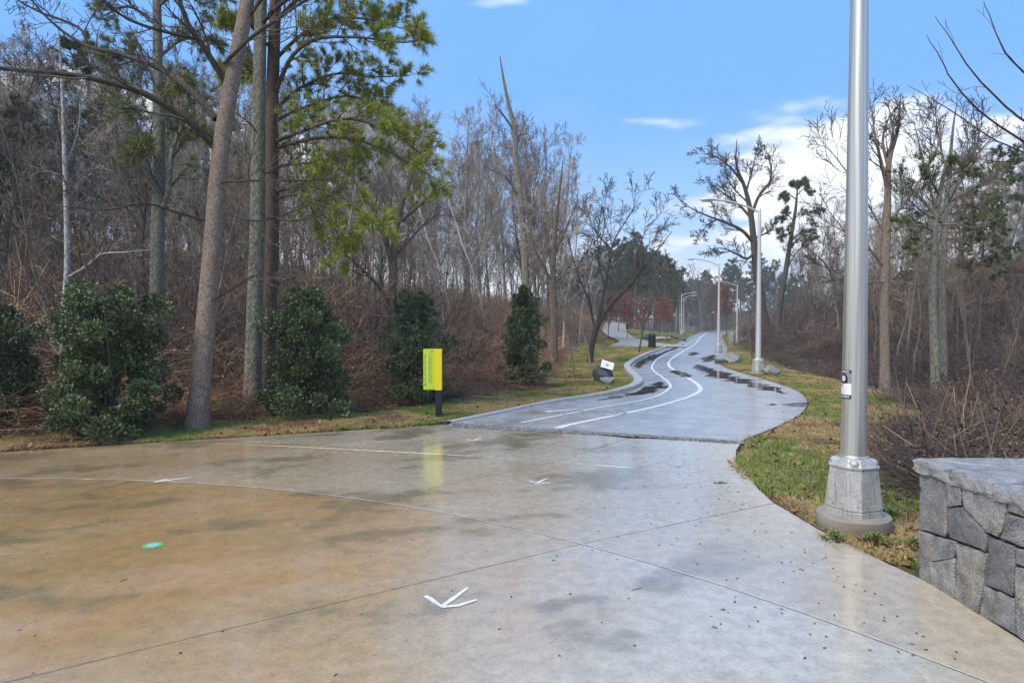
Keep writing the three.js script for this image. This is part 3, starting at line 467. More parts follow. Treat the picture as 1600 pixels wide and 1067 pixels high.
traced('white_tree', 'thin white barked tree with a bent pale branch above the broad holly', 'tree', 105, BARK.white, TWIG.grey,
  [[92, 612, 13, 0.06], [98, 500, 13, 0.058], [104, 420, 13, 0.055], [103, 330, 13, 0.05], [100, 240, 13, 0.045], [97, 150, 13, 0.035], [90, 40, 13, 0.012]],
  [[[108, 432, 13, 0.028], [140, 412, 12.8, 0.026], [156, 398, 12.7, 0.022], [195, 394, 12.5, 0.014], [235, 390, 12.4, 0.006]], [[154, 400, 12.7, 0.014], [160, 390, 12.7, 0.01], [164, 384, 12.7, 0.006]], [[100, 260, 13, 0.02], [120, 210, 13.2, 0.014], [125, 150, 13.4, 0.006]]], [4, 3, 2], { maxLen: 1.6, trunkKids: 6, trunkFrom: 0.55, trunkLen: 2 });
traced('hardwood_tree', 'dark forked bare tree rising behind the two hollies beside the yellow sign', 'tree', 106, BARK.brown, TWIG.dark,
  [[611, 606, 17.5, 0.15], [612, 500, 17.5, 0.13], [613, 440, 17.5, 0.12], [616, 380, 17.5, 0.10], [624, 330, 17.5, 0.08], [640, 285, 17.5, 0.05], [652, 230, 17.5, 0.02]],
  [[[612, 478, 17.5, 0.06], [590, 445, 17.2, 0.055], [565, 420, 17, 0.045], [545, 402, 16.8, 0.03], [520, 392, 16.6, 0.012]], [[614, 420, 17.5, 0.075], [603, 380, 17.3, 0.065], [588, 335, 17.2, 0.05], [560, 295, 17, 0.03], [540, 250, 16.9, 0.012]], [[620, 350, 17.5, 0.055], [650, 325, 17.3, 0.045], [672, 305, 17.1, 0.03], [702, 285, 17, 0.012]], [[612, 405, 17.5, 0.04], [640, 375, 17.7, 0.034], [668, 345, 17.9, 0.02], [690, 330, 18, 0.01]], [[606, 370, 17.4, 0.04], [610, 320, 17.6, 0.03], [612, 260, 17.8, 0.012]], [[612, 570, 17.2, 0.03], [570, 590, 16.6, 0.025], [530, 575, 16.2, 0.018], [490, 540, 16, 0.008]]], [7, 5, 4], { maxLen: 3.4, min: 0.005 });
traced('dead_snag', 'tall dead snag with a broken zigzag top standing above the other trees', 'tree', 107, BARK.grey, TWIG.dark,
  [[824, 560, 27, 0.17], [821, 470, 27, 0.16], [820, 400, 27, 0.15], [812, 310, 27, 0.135], [806, 250, 27, 0.12], [804, 200, 27, 0.10], [794, 160, 27, 0.075], [786, 120, 27, 0.05], [781, 88, 27, 0.02]],
  [[[805, 222, 27, 0.06], [818, 195, 27, 0.04], [817, 183, 27, 0.02]], [[804, 205, 27, 0.05], [788, 182, 26.8, 0.04], [775, 165, 26.6, 0.02], [772, 140, 26.6, 0.01]], [[812, 310, 27, 0.05], [790, 275, 26.6, 0.04], [762, 262, 26.4, 0.02], [745, 240, 26.2, 0.01]], [[815, 340, 27, 0.05], [838, 310, 27.2, 0.035], [850, 270, 27.4, 0.012]], [[820, 420, 27, 0.05], [850, 385, 27, 0.04], [862, 340, 27, 0.012]]], [4, 3, 2], { maxLen: 2.4, min: 0.007 });
traced('leaning_tree', 'dark many limbed bare tree leaning right toward the trail', 'tree', 108, BARK.dark, TWIG.dark,
  [[921, 566, 29, 0.145], [926, 535, 29, 0.132], [937, 503, 29, 0.119], [958, 472, 29, 0.092], [985, 445, 28.6, 0.073], [1010, 412, 28.2, 0.053], [1032, 385, 28, 0.030], [1050, 362, 27.8, 0.010]],
  [[[932, 512, 29, 0.086], [943, 460, 29, 0.073], [950, 420, 29, 0.059], [960, 375, 29, 0.040], [985, 335, 29, 0.020], [1000, 305, 29, 0.008]], [[930, 515, 29, 0.066], [920, 470, 29.3, 0.053], [900, 420, 29.6, 0.036], [884, 360, 29.8, 0.013]], [[945, 450, 29, 0.046], [935, 400, 29.2, 0.036], [945, 350, 29.4, 0.020], [940, 310, 29.5, 0.008]], [[985, 445, 28.6, 0.040], [1000, 400, 28.9, 0.030], [1005, 370, 29, 0.020], [1030, 335, 29.2, 0.008]], [[970, 460, 28.8, 0.033], [995, 442, 28.4, 0.026], [1020, 420, 28.1, 0.013], [1042, 415, 28, 0.005]], [[956, 390, 29, 0.033], [930, 360, 29, 0.020], [915, 320, 29, 0.008]]], [9, 6, 4], { maxLen: 3.6, min: 0.011 });
traced('hardwood_tree', 'bare tree with two pale crossed branches left of the leaning tree', 'tree', 109, BARK.brown, TWIG.grey,
  [[866, 570, 26, 0.15], [866, 500, 26, 0.14], [864, 440, 26, 0.12], [866, 380, 26, 0.10], [872, 320, 26, 0.06], [880, 250, 26, 0.02]],
  [[[865, 445, 26, 0.05], [850, 415, 25.8, 0.045], [838, 395, 25.7, 0.035], [830, 362, 25.6, 0.015]], [[866, 440, 26, 0.05], [890, 425, 25.8, 0.04], [912, 412, 25.6, 0.015]], [[866, 400, 26, 0.06], [885, 355, 26.2, 0.045], [905, 310, 26.4, 0.015]], [[866, 420, 26, 0.05], [850, 360, 26.2, 0.04], [845, 300, 26.4, 0.012]]], [8, 6, 4], { maxLen: 3.4, min: 0.010 });

// --- right-hand trees
traced('oak_tree', 'tall spreading bare oak on the right bank behind a lamp post', 'tree', 120, BARK.dark, TWIG.dark,
  [[1204, 527, 52, 0.50], [1195, 500, 52, 0.36], [1187, 450, 52, 0.31], [1182, 415, 52, 0.29], [1177, 365, 52, 0.25], [1173, 330, 52, 0.21], [1164, 292, 52, 0.15], [1151, 258, 52, 0.09], [1152, 216, 52, 0.02]],
  [[[1181, 392, 52, 0.11], [1168, 404, 51.6, 0.10], [1150, 396, 51.2, 0.08], [1130, 388, 51, 0.05], [1104, 390, 50.6, 0.015]], [[1178, 380, 52, 0.15], [1160, 360, 51.6, 0.13], [1135, 348, 51.2, 0.10], [1108, 338, 50.8, 0.07], [1080, 325, 50.4, 0.04], [1056, 306, 50, 0.012]], [[1173, 340, 52, 0.12], [1155, 320, 52.4, 0.10], [1135, 305, 52.8, 0.07], [1105, 283, 53, 0.02]], [[1162, 288, 52, 0.10], [1145, 265, 51.6, 0.08], [1120, 245, 51.2, 0.05], [1096, 240, 51, 0.015]], [[1175, 335, 52, 0.14], [1187, 305, 52, 0.12], [1203, 285, 52, 0.09], [1205, 258, 52, 0.06], [1198, 236, 52, 0.02]], [[1181, 372, 52, 0.09], [1200, 362, 51.5, 0.06], [1212, 348, 51, 0.02]], [[1166, 300, 52, 0.09], [1176, 265, 52.4, 0.06], [1182, 235, 52.8, 0.02]], [[1122, 343, 51, 0.06], [1105, 352, 50.6, 0.045], [1092, 372, 50.2, 0.015]], [[1170, 318, 52, 0.08], [1140, 285, 52.6, 0.05], [1132, 255, 53, 0.015]]], [10, 7, 5], { maxLen: 4.8, min: 0.017, ratio: [0.3, 0.4, 0.5, 0.55] });
{ const [g, T, R] = traced('pine_tree', 'slim leaning pine with a small tufted top beside the spreading oak', 'tree', 121, BARK.dark, TWIG.dark,
    [[1215, 520, 50, 0.26], [1219, 480, 50, 0.22], [1228, 425, 50, 0.19], [1238, 362, 50, 0.15], [1244, 325, 50, 0.11], [1247, 284, 50, 0.03]],
    [[[1246, 305, 50, 0.05], [1256, 296, 50, 0.03], [1264, 300, 50, 0.015]], [[1245, 312, 50, 0.05], [1232, 303, 50, 0.03], [1224, 308, 50, 0.015]], [[1246, 295, 50, 0.04], [1240, 286, 50.5, 0.015]], [[1243, 340, 50, 0.05], [1258, 332, 50, 0.03], [1276, 335, 50, 0.015]], [[1240, 345, 50, 0.05], [1230, 335, 50, 0.03], [1222, 340, 50, 0.015]], [[1238, 365, 50, 0.05], [1228, 360, 49.6, 0.03], [1222, 368, 49.4, 0.015]], [[1247, 292, 50, 0.04], [1258, 285, 50.4, 0.015]], [[1232, 395, 50, 0.06], [1250, 370, 50, 0.04], [1270, 358, 50, 0.02]], [[1226, 430, 50, 0.05], [1245, 395, 50, 0.04], [1272, 375, 50, 0.015]]], [8, 4, 0], { maxLen: 1.7, min: 0.01, from: [0.3, 0.4, 0.2] });
  const F = new Faces(); T.tips.forEach(([p, d], k) => { if (p[1] + g.position.y > 7.6) tuft(F, p, d, 0.32, 40, R, mix3(needleLo, needleHi, 0.12 * R()), 0.02); }); mesh('needles', F.geo(), NEEDLE, g); }
traced('hardwood_tree', 'bare tree with a warm brown lower trunk behind the close lamp post', 'tree', 122, BARK.tan, TWIG.dark,
  [[1384, 607, 17.2, 0.135], [1383, 540, 17.2, 0.12], [1383, 460, 17.2, 0.11], [1386, 380, 17.2, 0.10], [1388, 300, 17.2, 0.085], [1390, 250, 17.2, 0.07], [1404, 200, 17.2, 0.04], [1408, 148, 17.2, 0.01]],
  [[[1388, 300, 17.2, 0.05], [1378, 255, 17.1, 0.045], [1368, 210, 17, 0.03], [1362, 165, 17, 0.01]], [[1389, 262, 17.2, 0.05], [1380, 220, 17.3, 0.035], [1392, 175, 17.4, 0.012]], [[1386, 350, 17.2, 0.04], [1420, 310, 17, 0.035], [1450, 260, 16.9, 0.028], [1470, 215, 16.8, 0.02], [1465, 175, 16.8, 0.008]], [[1384, 420, 17.2, 0.03], [1350, 380, 17, 0.024], [1315, 360, 16.8, 0.014], [1280, 340, 16.7, 0.006]], [[1384, 440, 17.2, 0.03], [1340, 440, 16.8, 0.022], [1300, 420, 16.5, 0.014], [1262, 385, 16.3, 0.006]], [[1386, 370, 17.2, 0.03], [1345, 300, 17.3, 0.024], [1310, 250, 17.4, 0.016], [1285, 220, 17.5, 0.006]], [[1390, 240, 17.2, 0.04], [1396, 205, 17, 0.03], [1388, 160, 17, 0.01]]], [8, 6, 3], { maxLen: 2.4, min: 0.007 });
{ const [g, T, R] = traced('pine_tree', 'slender pine with lichen spotted grey trunk and ragged dark boughs on the right', 'tree', 123, BARK.lichen, TWIG.dark,
    [[1463, 614, 16.4, 0.12], [1461, 540, 16.4, 0.105], [1458, 470, 16.4, 0.095], [1460, 400, 16.4, 0.088], [1462, 340, 16.4, 0.08], [1470, 300, 16.4, 0.06], [1480, 250, 16.4, 0.03]],
    [[[1462, 345, 16.4, 0.04], [1485, 315, 16.2, 0.036], [1510, 300, 16, 0.03], [1545, 285, 15.8, 0.02], [1562, 258, 15.7, 0.008]], [[1462, 335, 16.4, 0.035], [1440, 310, 16.5, 0.03], [1420, 290, 16.6, 0.02], [1405, 275, 16.7, 0.008]], [[1468, 305, 16.4, 0.035], [1455, 280, 16.2, 0.026], [1448, 258, 16.1, 0.01]], [[1474, 285, 16.4, 0.03], [1500, 268, 16.2, 0.022], [1525, 268, 16, 0.01]], [[1461, 362, 16.4, 0.03], [1435, 352, 16.2, 0.024], [1410, 362, 16, 0.01]], [[1462, 352, 16.4, 0.03], [1490, 350, 16.1, 0.024], [1530, 355, 15.9, 0.014], [1560, 340, 15.7, 0.007]], [[1460, 380, 16.4, 0.025], [1440, 385, 16.2, 0.018], [1420, 400, 16, 0.008]], [[1480, 262, 16.4, 0.025], [1490, 248, 16.2, 0.01]]], [8, 4, 0], { maxLen: 1.7, min: 0.004, from: [0.3, 0.3, 0.2] });
  const F = new Faces(); for (const [p, d] of T.tips) if (R() < 0.9) tuft(F, p, d, 0.16, 30, R, mix3(needleLo, needleHi, 0.15 * R()), 0.007); mesh('needles', F.geo(), NEEDLE, g); }
traced('hardwood_tree', 'bare tree whose fanned crown rises above the ragged pine on the right', 'tree', 124, BARK.grey, TWIG.dark,
  [[1477, 600, 18.5, 0.11], [1474, 500, 18.5, 0.10], [1474, 420, 18.5, 0.09], [1478, 340, 18.5, 0.075], [1484, 270, 18.5, 0.055], [1490, 200, 18.5, 0.03], [1497, 155, 18.5, 0.008]],
  [[[1476, 360, 18.5, 0.04], [1455, 300, 18.4, 0.034], [1443, 250, 18.3, 0.026], [1428, 185, 18.2, 0.008]], [[1480, 320, 18.5, 0.04], [1510, 265, 18.4, 0.03], [1530, 210, 18.3, 0.02], [1520, 175, 18.2, 0.008]], [[1484, 275, 18.5, 0.035], [1470, 230, 18.6, 0.026], [1462, 170, 18.7, 0.008]], [[1480, 300, 18.5, 0.035], [1520, 250, 18.7, 0.026], [1550, 215, 18.9, 0.01]], [[1477, 350, 18.5, 0.03], [1440, 330, 18.2, 0.02], [1400, 290, 18, 0.008]]], [8, 6, 3], { maxLen: 2.4, min: 0.007 });
traced('overhanging_tree', 'bare tree beyond the stone wall whose long thin branches arch over from the right', 'tree', 125, BARK.brown, TWIG.brown,
  [[1960, 760, 6.2, 0.1400], [1950, 500, 6.2, 0.1200], [1930, 300, 6.2, 0.1000], [1900, 120, 6.2, 0.0700], [1890, -100, 6.2, 0.0400], [1880, -300, 6.2, 0.0093]],
  [[[1925, 330, 6.2, 0.0186], [1740, 300, 5.7, 0.0149], [1600, 221, 5.4, 0.0093], [1537, 178, 5.3, 0.0074], [1489, 127, 5.2, 0.0056], [1467, 86, 5.2, 0.0043], [1448, 54, 5.2, 0.0019]], [[1915, 260, 6.2, 0.0186], [1740, 260, 5.8, 0.0149], [1600, 188, 5.5, 0.0099], [1569, 163, 5.5, 0.0081], [1521, 112, 5.4, 0.0062], [1489, 64, 5.4, 0.0043], [1460, 25, 5.4, 0.0019]], [[1930, 370, 6.2, 0.0155], [1750, 300, 6, 0.0124], [1600, 237, 5.8, 0.0074], [1553, 217, 5.7, 0.0062], [1489, 174, 5.7, 0.0050], [1454, 153, 5.7, 0.0037], [1420, 134, 5.7, 0.0019]], [[1905, 180, 6.2, 0.0155], [1720, 200, 5.8, 0.0112], [1600, 112, 5.5, 0.0074], [1566, 73, 5.4, 0.0062], [1553, 38, 5.4, 0.0043], [1538, 2, 5.4, 0.0025]], [[1930, 340, 6.2, 0.0124], [1740, 250, 6.1, 0.0099], [1600, 251, 6, 0.0062], [1553, 252, 5.9, 0.0043], [1512, 242, 5.9, 0.0025]]], [3, 1, 0], { maxLen: 0.8, min: 0.002, trunkKids: 5, trunkLen: 2, from: [0.4, 0.75, 0.3], ratio: [0.3, 0.35, 0.5], angle: [0.5, 0.4, 0.5] });

// ---------------------------------------------------------------- the woods: prototypes, then individuals
const wrand = mulberry(400);
const spots = [];
const clearOf = (x, d, s) => spots.every(([a, b]) => (a - x) ** 2 + (b - d) ** 2 > s * s);
{
  const lab = ['slender grey bare tree in the leafless woods left of the trail', 'bare brown barked tree in the leafless woods left of the trail', 'dark bare tree in the leafless woods left of the trail'];
  const kinds = [];
  for (let k = 0; k < 7; k++) kinds.push(bareTree('bare_tree', lab[k % 3], 'leafless trees in the left woods', 500 + k * 7, 13 + (k % 3), 0.085 + 0.018 * (k % 4), [BARK.grey, BARK.brown, BARK.dark][k % 3], [TWIG.grey, TWIG.brown, TWIG.dark][k % 3], k % 2 ? {} : { kids: [24, 5, 5, 4], ratio: [0.22, 0.5, 0.55, 0.55], angle: [0.6, 0.6, 0.7, 0.7] }));
  const pale = bareTree('bare_tree', 'pale white barked bare tree standing in the woods left of the trail', 'white trees in the left woods', 560, 13, 0.1, BARK.white, TWIG.white, { kids: [11, 5, 4, 3] });
  const rightLab = ['slender grey bare tree on the brushy ground right of the trail', 'bare brown barked tree on the brushy ground right of the trail', 'dark bare tree on the brushy ground right of the trail'];
  let n = 0;
  for (let tries = 0; tries < 6000 && n < 150; tries++) {
    const u = -160 + 1130 * wrand(), near = u < 300 ? 20 : mix(22, 44, clamp((u - 300) / 400)), d = near + (78 - near) * Math.pow(wrand(), 1.25), x = (u - 800) / F * d;
    if (distL(x, d) < grassL(d) + 2.5 || !clearOf(x, d, 1.5)) continue;
    spots.push([x, d]); const k = Math.floor(wrand() * 7), top = mix(110, 205, clamp((u - 100) / 600)) + 60 * smooth(840, 960, u) + 50 * (wrand() - 0.3);
    const hBase = height(x, d), H = clamp((510 - top) / F * d + EYE - hBase, 6.5, 17);
    copy(kinds[k], new THREE.Vector3(x, hBase, -d), wrand() * 6.28, [0.85, H / (13 + k % 3), 0.85].map((v, q) => q === 1 ? v : Math.min(1.1, v * H / 13 + 0.1))); n++;
  }
  for (const [u, d, H] of [[708, 34, 11], [760, 38, 11.5], [586, 30, 9.5], [516, 33, 10], [690, 46, 12], [735, 50, 13], [880, 44, 11], [130, 27, 10], [20, 30, 11], [905, 52, 11]]) { const p = stand(u, d); spots.push([p.x, d]); copy(pale, p, wrand() * 6.28, [H / 13, H / 13, H / 13]); }
  // right bank
  for (let tries = 0, m = 0; tries < 4000 && m < 60; tries++) {
    const u = 1215 + 560 * wrand(), d = 25 + 51 * Math.pow(wrand(), 1.2), x = (u - 800) / F * d, r = distR(x, d);
    if (r < 5.5 || !clearOf(x, d, 1.7)) continue;
    spots.push([x, d]); const k = Math.floor(wrand() * 7), top = u < 1330 ? mix(400, 300, wrand()) : u < 1480 ? mix(380, 260, wrand()) : mix(360, 210, wrand()), hBase = height(x, d), H = clamp((510 - top) / F * d + EYE - hBase, 4, 13);
    copy(kinds[k], new THREE.Vector3(x, hBase, -d), wrand() * 6.28, [H / 13 + 0.08, H / (13 + k % 3), H / 13 + 0.08], rightLab[k % 3], 'leafless trees on the right bank'); m++;
  }
  // thin saplings
  const sap = [0, 1, 2].map((k) => bareTree('sapling', 'thin whippy sapling in the tangled undergrowth left of the trail', 'saplings in the undergrowth', 600 + k, 6, 0.035, k ? BARK.brown : BARK.grey, k === 1 ? TWIG.dark : TWIG.brown, { kids: [13, 5, 3], from: [0.2, 0.2, 0.2], ratio: [0.3, 0.5, 0.5], wander: [0.14, 0.25, 0.3, 0.3], min: 0.004 }));
  for (let tries = 0, m = 0; tries < 3000 && m < 170; tries++) {
    const left = wrand() < 0.72, u = left ? -120 + 1040 * wrand() : 1290 + 420 * wrand(), d = left ? 12.5 + 34 * wrand() : 14 + 22 * wrand(), x = (u - 800) / F * d;
    if (left ? distL(x, d) < grassL(d) + 1.2 : distR(x, d) < 4.6) continue;
    if (!clearOf(x, d, 0.7)) continue; spots.push([x, d]);
    const s = 0.45 + 0.55 * wrand(); copy(sap[Math.floor(wrand() * 3)], new THREE.Vector3(x, height(x, d), -d), wrand() * 6.28, [s, s * (0.8 + 0.4 * wrand()), s], left ? null : 'thin whippy sapling in the dark brush right of the trail', left ? null : 'saplings in the right brush'); m++;
  }
}
{ // pines: mid-distance and far, hazy
  const nd = { needle: [0.045, 0.07, 0.026], needle2: [0.075, 0.10, 0.03] };
  const pk = [0, 1, 2, 3].map((k) => pineTree('tall_pine', 'tall dark pine in the hazy stand beyond the bend of the trail', 'pines beyond the bend', 700 + k, 18, 0.2, { boughs: 32, clear: 0.32 + 0.06 * k, sub: 6, spread: 0.22, len: 0.5, n: 18, wid: 0.045, ...nd }));
  const place = (u, d, H, label, group) => { const p = stand(u, d); p.y = Math.max(p.y, roadY(d)); copy(pk[Math.floor(wrand() * 4)], p, wrand() * 6.28, [H / 18 * 1.05, H / 18, H / 18 * 1.05], label, group); };
  for (let k = 0; k < 34; k++) { const u = 872 + 190 * (k + wrand()) / 34, d = 95 + 50 * wrand(); place(u, d, (510 - mix(368, 425, Math.abs(u - 990) / 110) - 22 * wrand()) / F * d + 0.6); }
  for (let k = 0; k < 26; k++) { const u = 1050 + 165 * (k + wrand()) / 26, d = 150 + 40 * wrand(); place(u, d, (510 - 428 - 22 * wrand() + 12 * Math.sin(k)) / F * d + 0.6); }
  for (const [u, d, H] of [[30, 24, 8], [150, 30, 12], [300, 34, 12], [350, 38, 11]]) place(u, d, H, 'dark pine standing among the bare trees left of the trail', 'pines in the left woods');
  for (const [u, d, H] of [[1440, 34, 6], [1530, 27, 6.3], [1560, 40, 8], [1500, 48, 7]]) place(u, d, H, 'ragged dark pine on the bank right of the trail', 'pines on the right bank');
}
function stuff(name, geo, mat, items, label, category) {          // uncountable cover: one instanced object
  const im = new THREE.InstancedMesh(geo, mat, items.length), m = new THREE.Matrix4(), q = new THREE.Quaternion(), e = new THREE.Euler();
  items.forEach(([p, rot, sc, c], k) => { e.set(...rot); m.compose(p, q.setFromEuler(e), new THREE.Vector3(...sc)); im.setMatrixAt(k, m); im.setColorAt(k, lin(...c)); });
  im.name = numbered(name); im.castShadow = im.receiveShadow = true; im.userData = { kind: 'stuff', label, category }; scene.add(im); return im;
}
{ // far woods that read as one mass, all round
  const R = mulberry(900), T = newTree(); grow(T, [0, -0.2, 0], [0, 1, 0], 13, 0.15, 0, { ...FOREST, kids: [15, 6, 4], min: 0.012 }, R);
  const g = mergeGeometries([T.trunk.geo(), T.limbs.geo(), T.twigs.geo()]), items = [];
  for (let k = 0; k < 4000 && items.length < 900; k++) { const a = (R() * 2 - 1) * Math.PI, r = 62 + 120 * R(), x = Math.sin(a) * r, d = Math.cos(a) * r; if (d > -30 && distL(x, d) < 16 && distR(x, d) < 14 && d < 125) continue; if (d <= 10.7 && Math.abs(x) < 25) continue; const s = 0.75 + 0.35 * R(), c = 0.11 + 0.07 * R(), u = 800 + x / d * F, limit = d > 0 ? clamp(((510 - (u < 1000 ? 235 : 400)) / F * d + EYE - height(x, Math.min(d, 300))) / 14, 0.25, 1.1) : 1; const h = Math.min(s, limit); items.push([new THREE.Vector3(x, height(x, Math.min(d, 300)), -d), [0, R() * 6.28, 0], [s * 0.9, h, s * 0.9], [c, c * 0.9, c * 0.82]]); }
  stuff('distant_woods', g, std([1, 1, 1], 0.9), items, 'far leafless woods that close the view all round', 'woods');
  // far evergreens behind the end of the trail
  const P0 = pineTree('x', 'x', 'x', 910, 17, 0.2, { boughs: 24, clear: 0.3, sub: 5, spread: 0.22, len: 0.6, n: 10, wid: 0.05, needle: [0.045, 0.075, 0.035], needle2: [0.07, 0.10, 0.045] });
  const PG = P0.getObjectByName('needles').geometry, pi = []; for (let k = 0; k < 150; k++) { const u = 850 + 560 * R(), d = 175 + 80 * R(), x = (u - 800) / 1000 * d; pi.push([new THREE.Vector3(x, roadY(d) - 1, -d), [0, R() * 6.28, 0], [1.2, 0.8 + 0.25 * R(), 1.2], [1, 1, 1]]); }
  stuff('distant_evergreens', PG, NEEDLE, pi, 'far blue green evergreen wood behind the end of the trail', 'woods');
}
{ // undergrowth: tangled stems with a few dead leaves
  const clump = (seed, stems, h, lean, leaves) => {
    const R = mulberry(seed), T = new Tubes(), L = new Faces();
    for (let s = 0; s < stems; s++) {
      let p = [(R() - 0.5) * 1.1, -0.08, (R() - 0.5) * 1.1], d = norm([(R() - 0.5) * lean, 1, (R() - 0.5) * lean]); const l = h * (0.5 + 0.7 * R()), n = 5, pts = [p], rad = [0.011], bend = [(R() - 0.5) * 0.5, -0.16 * R() * lean, (R() - 0.5) * 0.5];
      for (let k = 0; k < n; k++) { d = norm([d[0] + bend[0] + (R() - 0.5) * 0.35, d[1] + bend[1] + (R() - 0.5) * 0.3, d[2] + bend[2] + (R() - 0.5) * 0.35]); p = [p[0] + d[0] * l / n, p[1] + d[1] * l / n, p[2] + d[2] * l / n]; pts.push(p); rad.push(0.011 * (1 - 0.7 * (k + 1) / n)); }
      T.add(pts, rad, 3);
      for (let t = 0; t < 4; t++) { const k = 1 + Math.floor(R() * (n - 1)), a = pts[k], e = tilt(d, 0.9, R), m = 0.15 + 0.3 * R(), b = [a[0] + e[0] * m, a[1] + e[1] * m, a[2] + e[2] * m], c = [b[0] + e[0] * m + (R() - 0.5) * 0.15, b[1] + e[1] * m * 0.7, b[2] + e[2] * m + (R() - 0.5) * 0.15]; T.add([a, b, c], [0.0055, 0.0045, 0.003], 3); if (R() < leaves) { const q = randDir(R); L.leaf(c, q, norm(cross(q, randDir(R))), 0.09, 0.026, 0.015, [1, 1, 1]); } }
    }
    const tg = T.geo().toNonIndexed(); tg.deleteAttribute('uv'); const lg = L.p.length ? L.geo() : null; if (lg) lg.deleteAttribute('color'); return lg ? mergeGeometries([tg, lg]) : tg;
  };
  const mat = std([1, 1, 1], 0.85), R = mulberry(950);
  const A = clump(1, 22, 1.7, 0.9, 0.45), B = clump(2, 40, 1.0, 1.5, 0.5), C = clump(3, 26, 2.6, 0.45, 0.1), D = clump(4, 46, 0.9, 2.2, 0.25);
  const fill = (geo, n, u0, u1, d0, d1, side, min, max, cols, sc, name, label, pow = 1.5) => {
    const items = []; for (let k = 0; k < n * 12 && items.length < n; k++) { const u = mix(u0, u1, R()), d = d0 + (d1 - d0) * Math.pow(R(), pow), x = (u - 800) / F * d, q = side < 0 ? distL(x, d) - grassL(d) : distR(x, d) - grassR(d); if (q < min || q > max || isGrass(x, d)) continue; const s = sc * (0.65 + 0.6 * R()), c = cols[Math.floor(R() * cols.length)], v = 0.45 + 1.0 * R(), e = smooth(0, 3.5, q - min) * 0.55 + 0.45; items.push([new THREE.Vector3(x, height(x, d), -d), [0, R() * 6.28, 0], [s, s * e, s], c.map((t) => t * v)]); }
    stuff(name, geo, mat, items, label, 'undergrowth');
  };
  const rust = [[0.26, 0.13, 0.07], [0.19, 0.10, 0.058], [0.32, 0.175, 0.092], [0.10, 0.066, 0.046], [0.40, 0.265, 0.145]], grey = [[0.10, 0.082, 0.072], [0.075, 0.06, 0.052], [0.13, 0.09, 0.07]];
  fill(A, 760, -150, 980, 9.5, 60, -1, 0.35, 60, rust, 0.92, 'brown_thicket', 'reddish brown thicket of leafless stems left of the trail');
  fill(C, 330, -150, 980, 11, 55, -1, 1.6, 60, [...rust, ...grey, [0.05, 0.04, 0.03], [0.05, 0.04, 0.03]], 1.3, 'tall_thicket', 'taller leafless stems among the woods left of the trail');
  fill(B, 420, -150, 940, 9.2, 32, -1, 0.1, 9, [[0.24, 0.15, 0.085], [0.17, 0.095, 0.06]], 0.75, 'bramble', 'low pale bramble tangle along the edge of the left verge', 1.2);
  fill(D, 1500, 1180, 1760, 6, 66, 1, 0.15, 60, [[0.10, 0.072, 0.056], [0.07, 0.052, 0.042], [0.12, 0.07, 0.05], [0.06, 0.045, 0.037], [0.18, 0.115, 0.075]], 0.8, 'dark_brush', 'dark matted brush and dead vines on the right bank', 1.5);
  fill(D, 900, 1150, 1760, 40, 120, 1, 0.6, 90, [...grey, [0.16, 0.085, 0.055]], 1.9, 'far_brush', 'far matted brush over the top of the right bank', 1);
  fill(A, 700, -150, 1000, 45, 120, -1, 2, 90, rust, 1.7, 'far_thicket', 'far brown thicket on the wooded rise left of the trail', 1);
  fill(A, 170, 1300, 1760, 16, 60, 1, 6, 60, grey, 1.0, 'grey_thicket', 'grey leafless thicket on the right bank');
  // straight dead canes thrown down by the wall
  const cane = new THREE.CylinderGeometry(0.006, 0.010, 1.6, 5); cane.translate(0, 0.75, 0); const ci = [];
  for (let k = 0; k < 420; k++) { const u = 1375 + 330 * R(), d = 5.4 + 6.5 * R(), x = (u - 800) / F * d; if (distR(x, d) < 1.75) continue; const s = 0.3 + 0.5 * R(), c = R() < 0.22 ? [0.36, 0.25, 0.13] : R() < 0.5 ? [0.16, 0.10, 0.065] : [0.085, 0.065, 0.052]; ci.push([new THREE.Vector3(x, height(x, d) - 0.02, -d), [(R() - 0.5) * 2.2, R() * 6.28, (R() - 0.2) * 1.9], [s, s, s], c]); }
  stuff('dead_canes', cane, mat, ci, 'heap of dead straight canes beyond the stone wall', 'undergrowth');
}
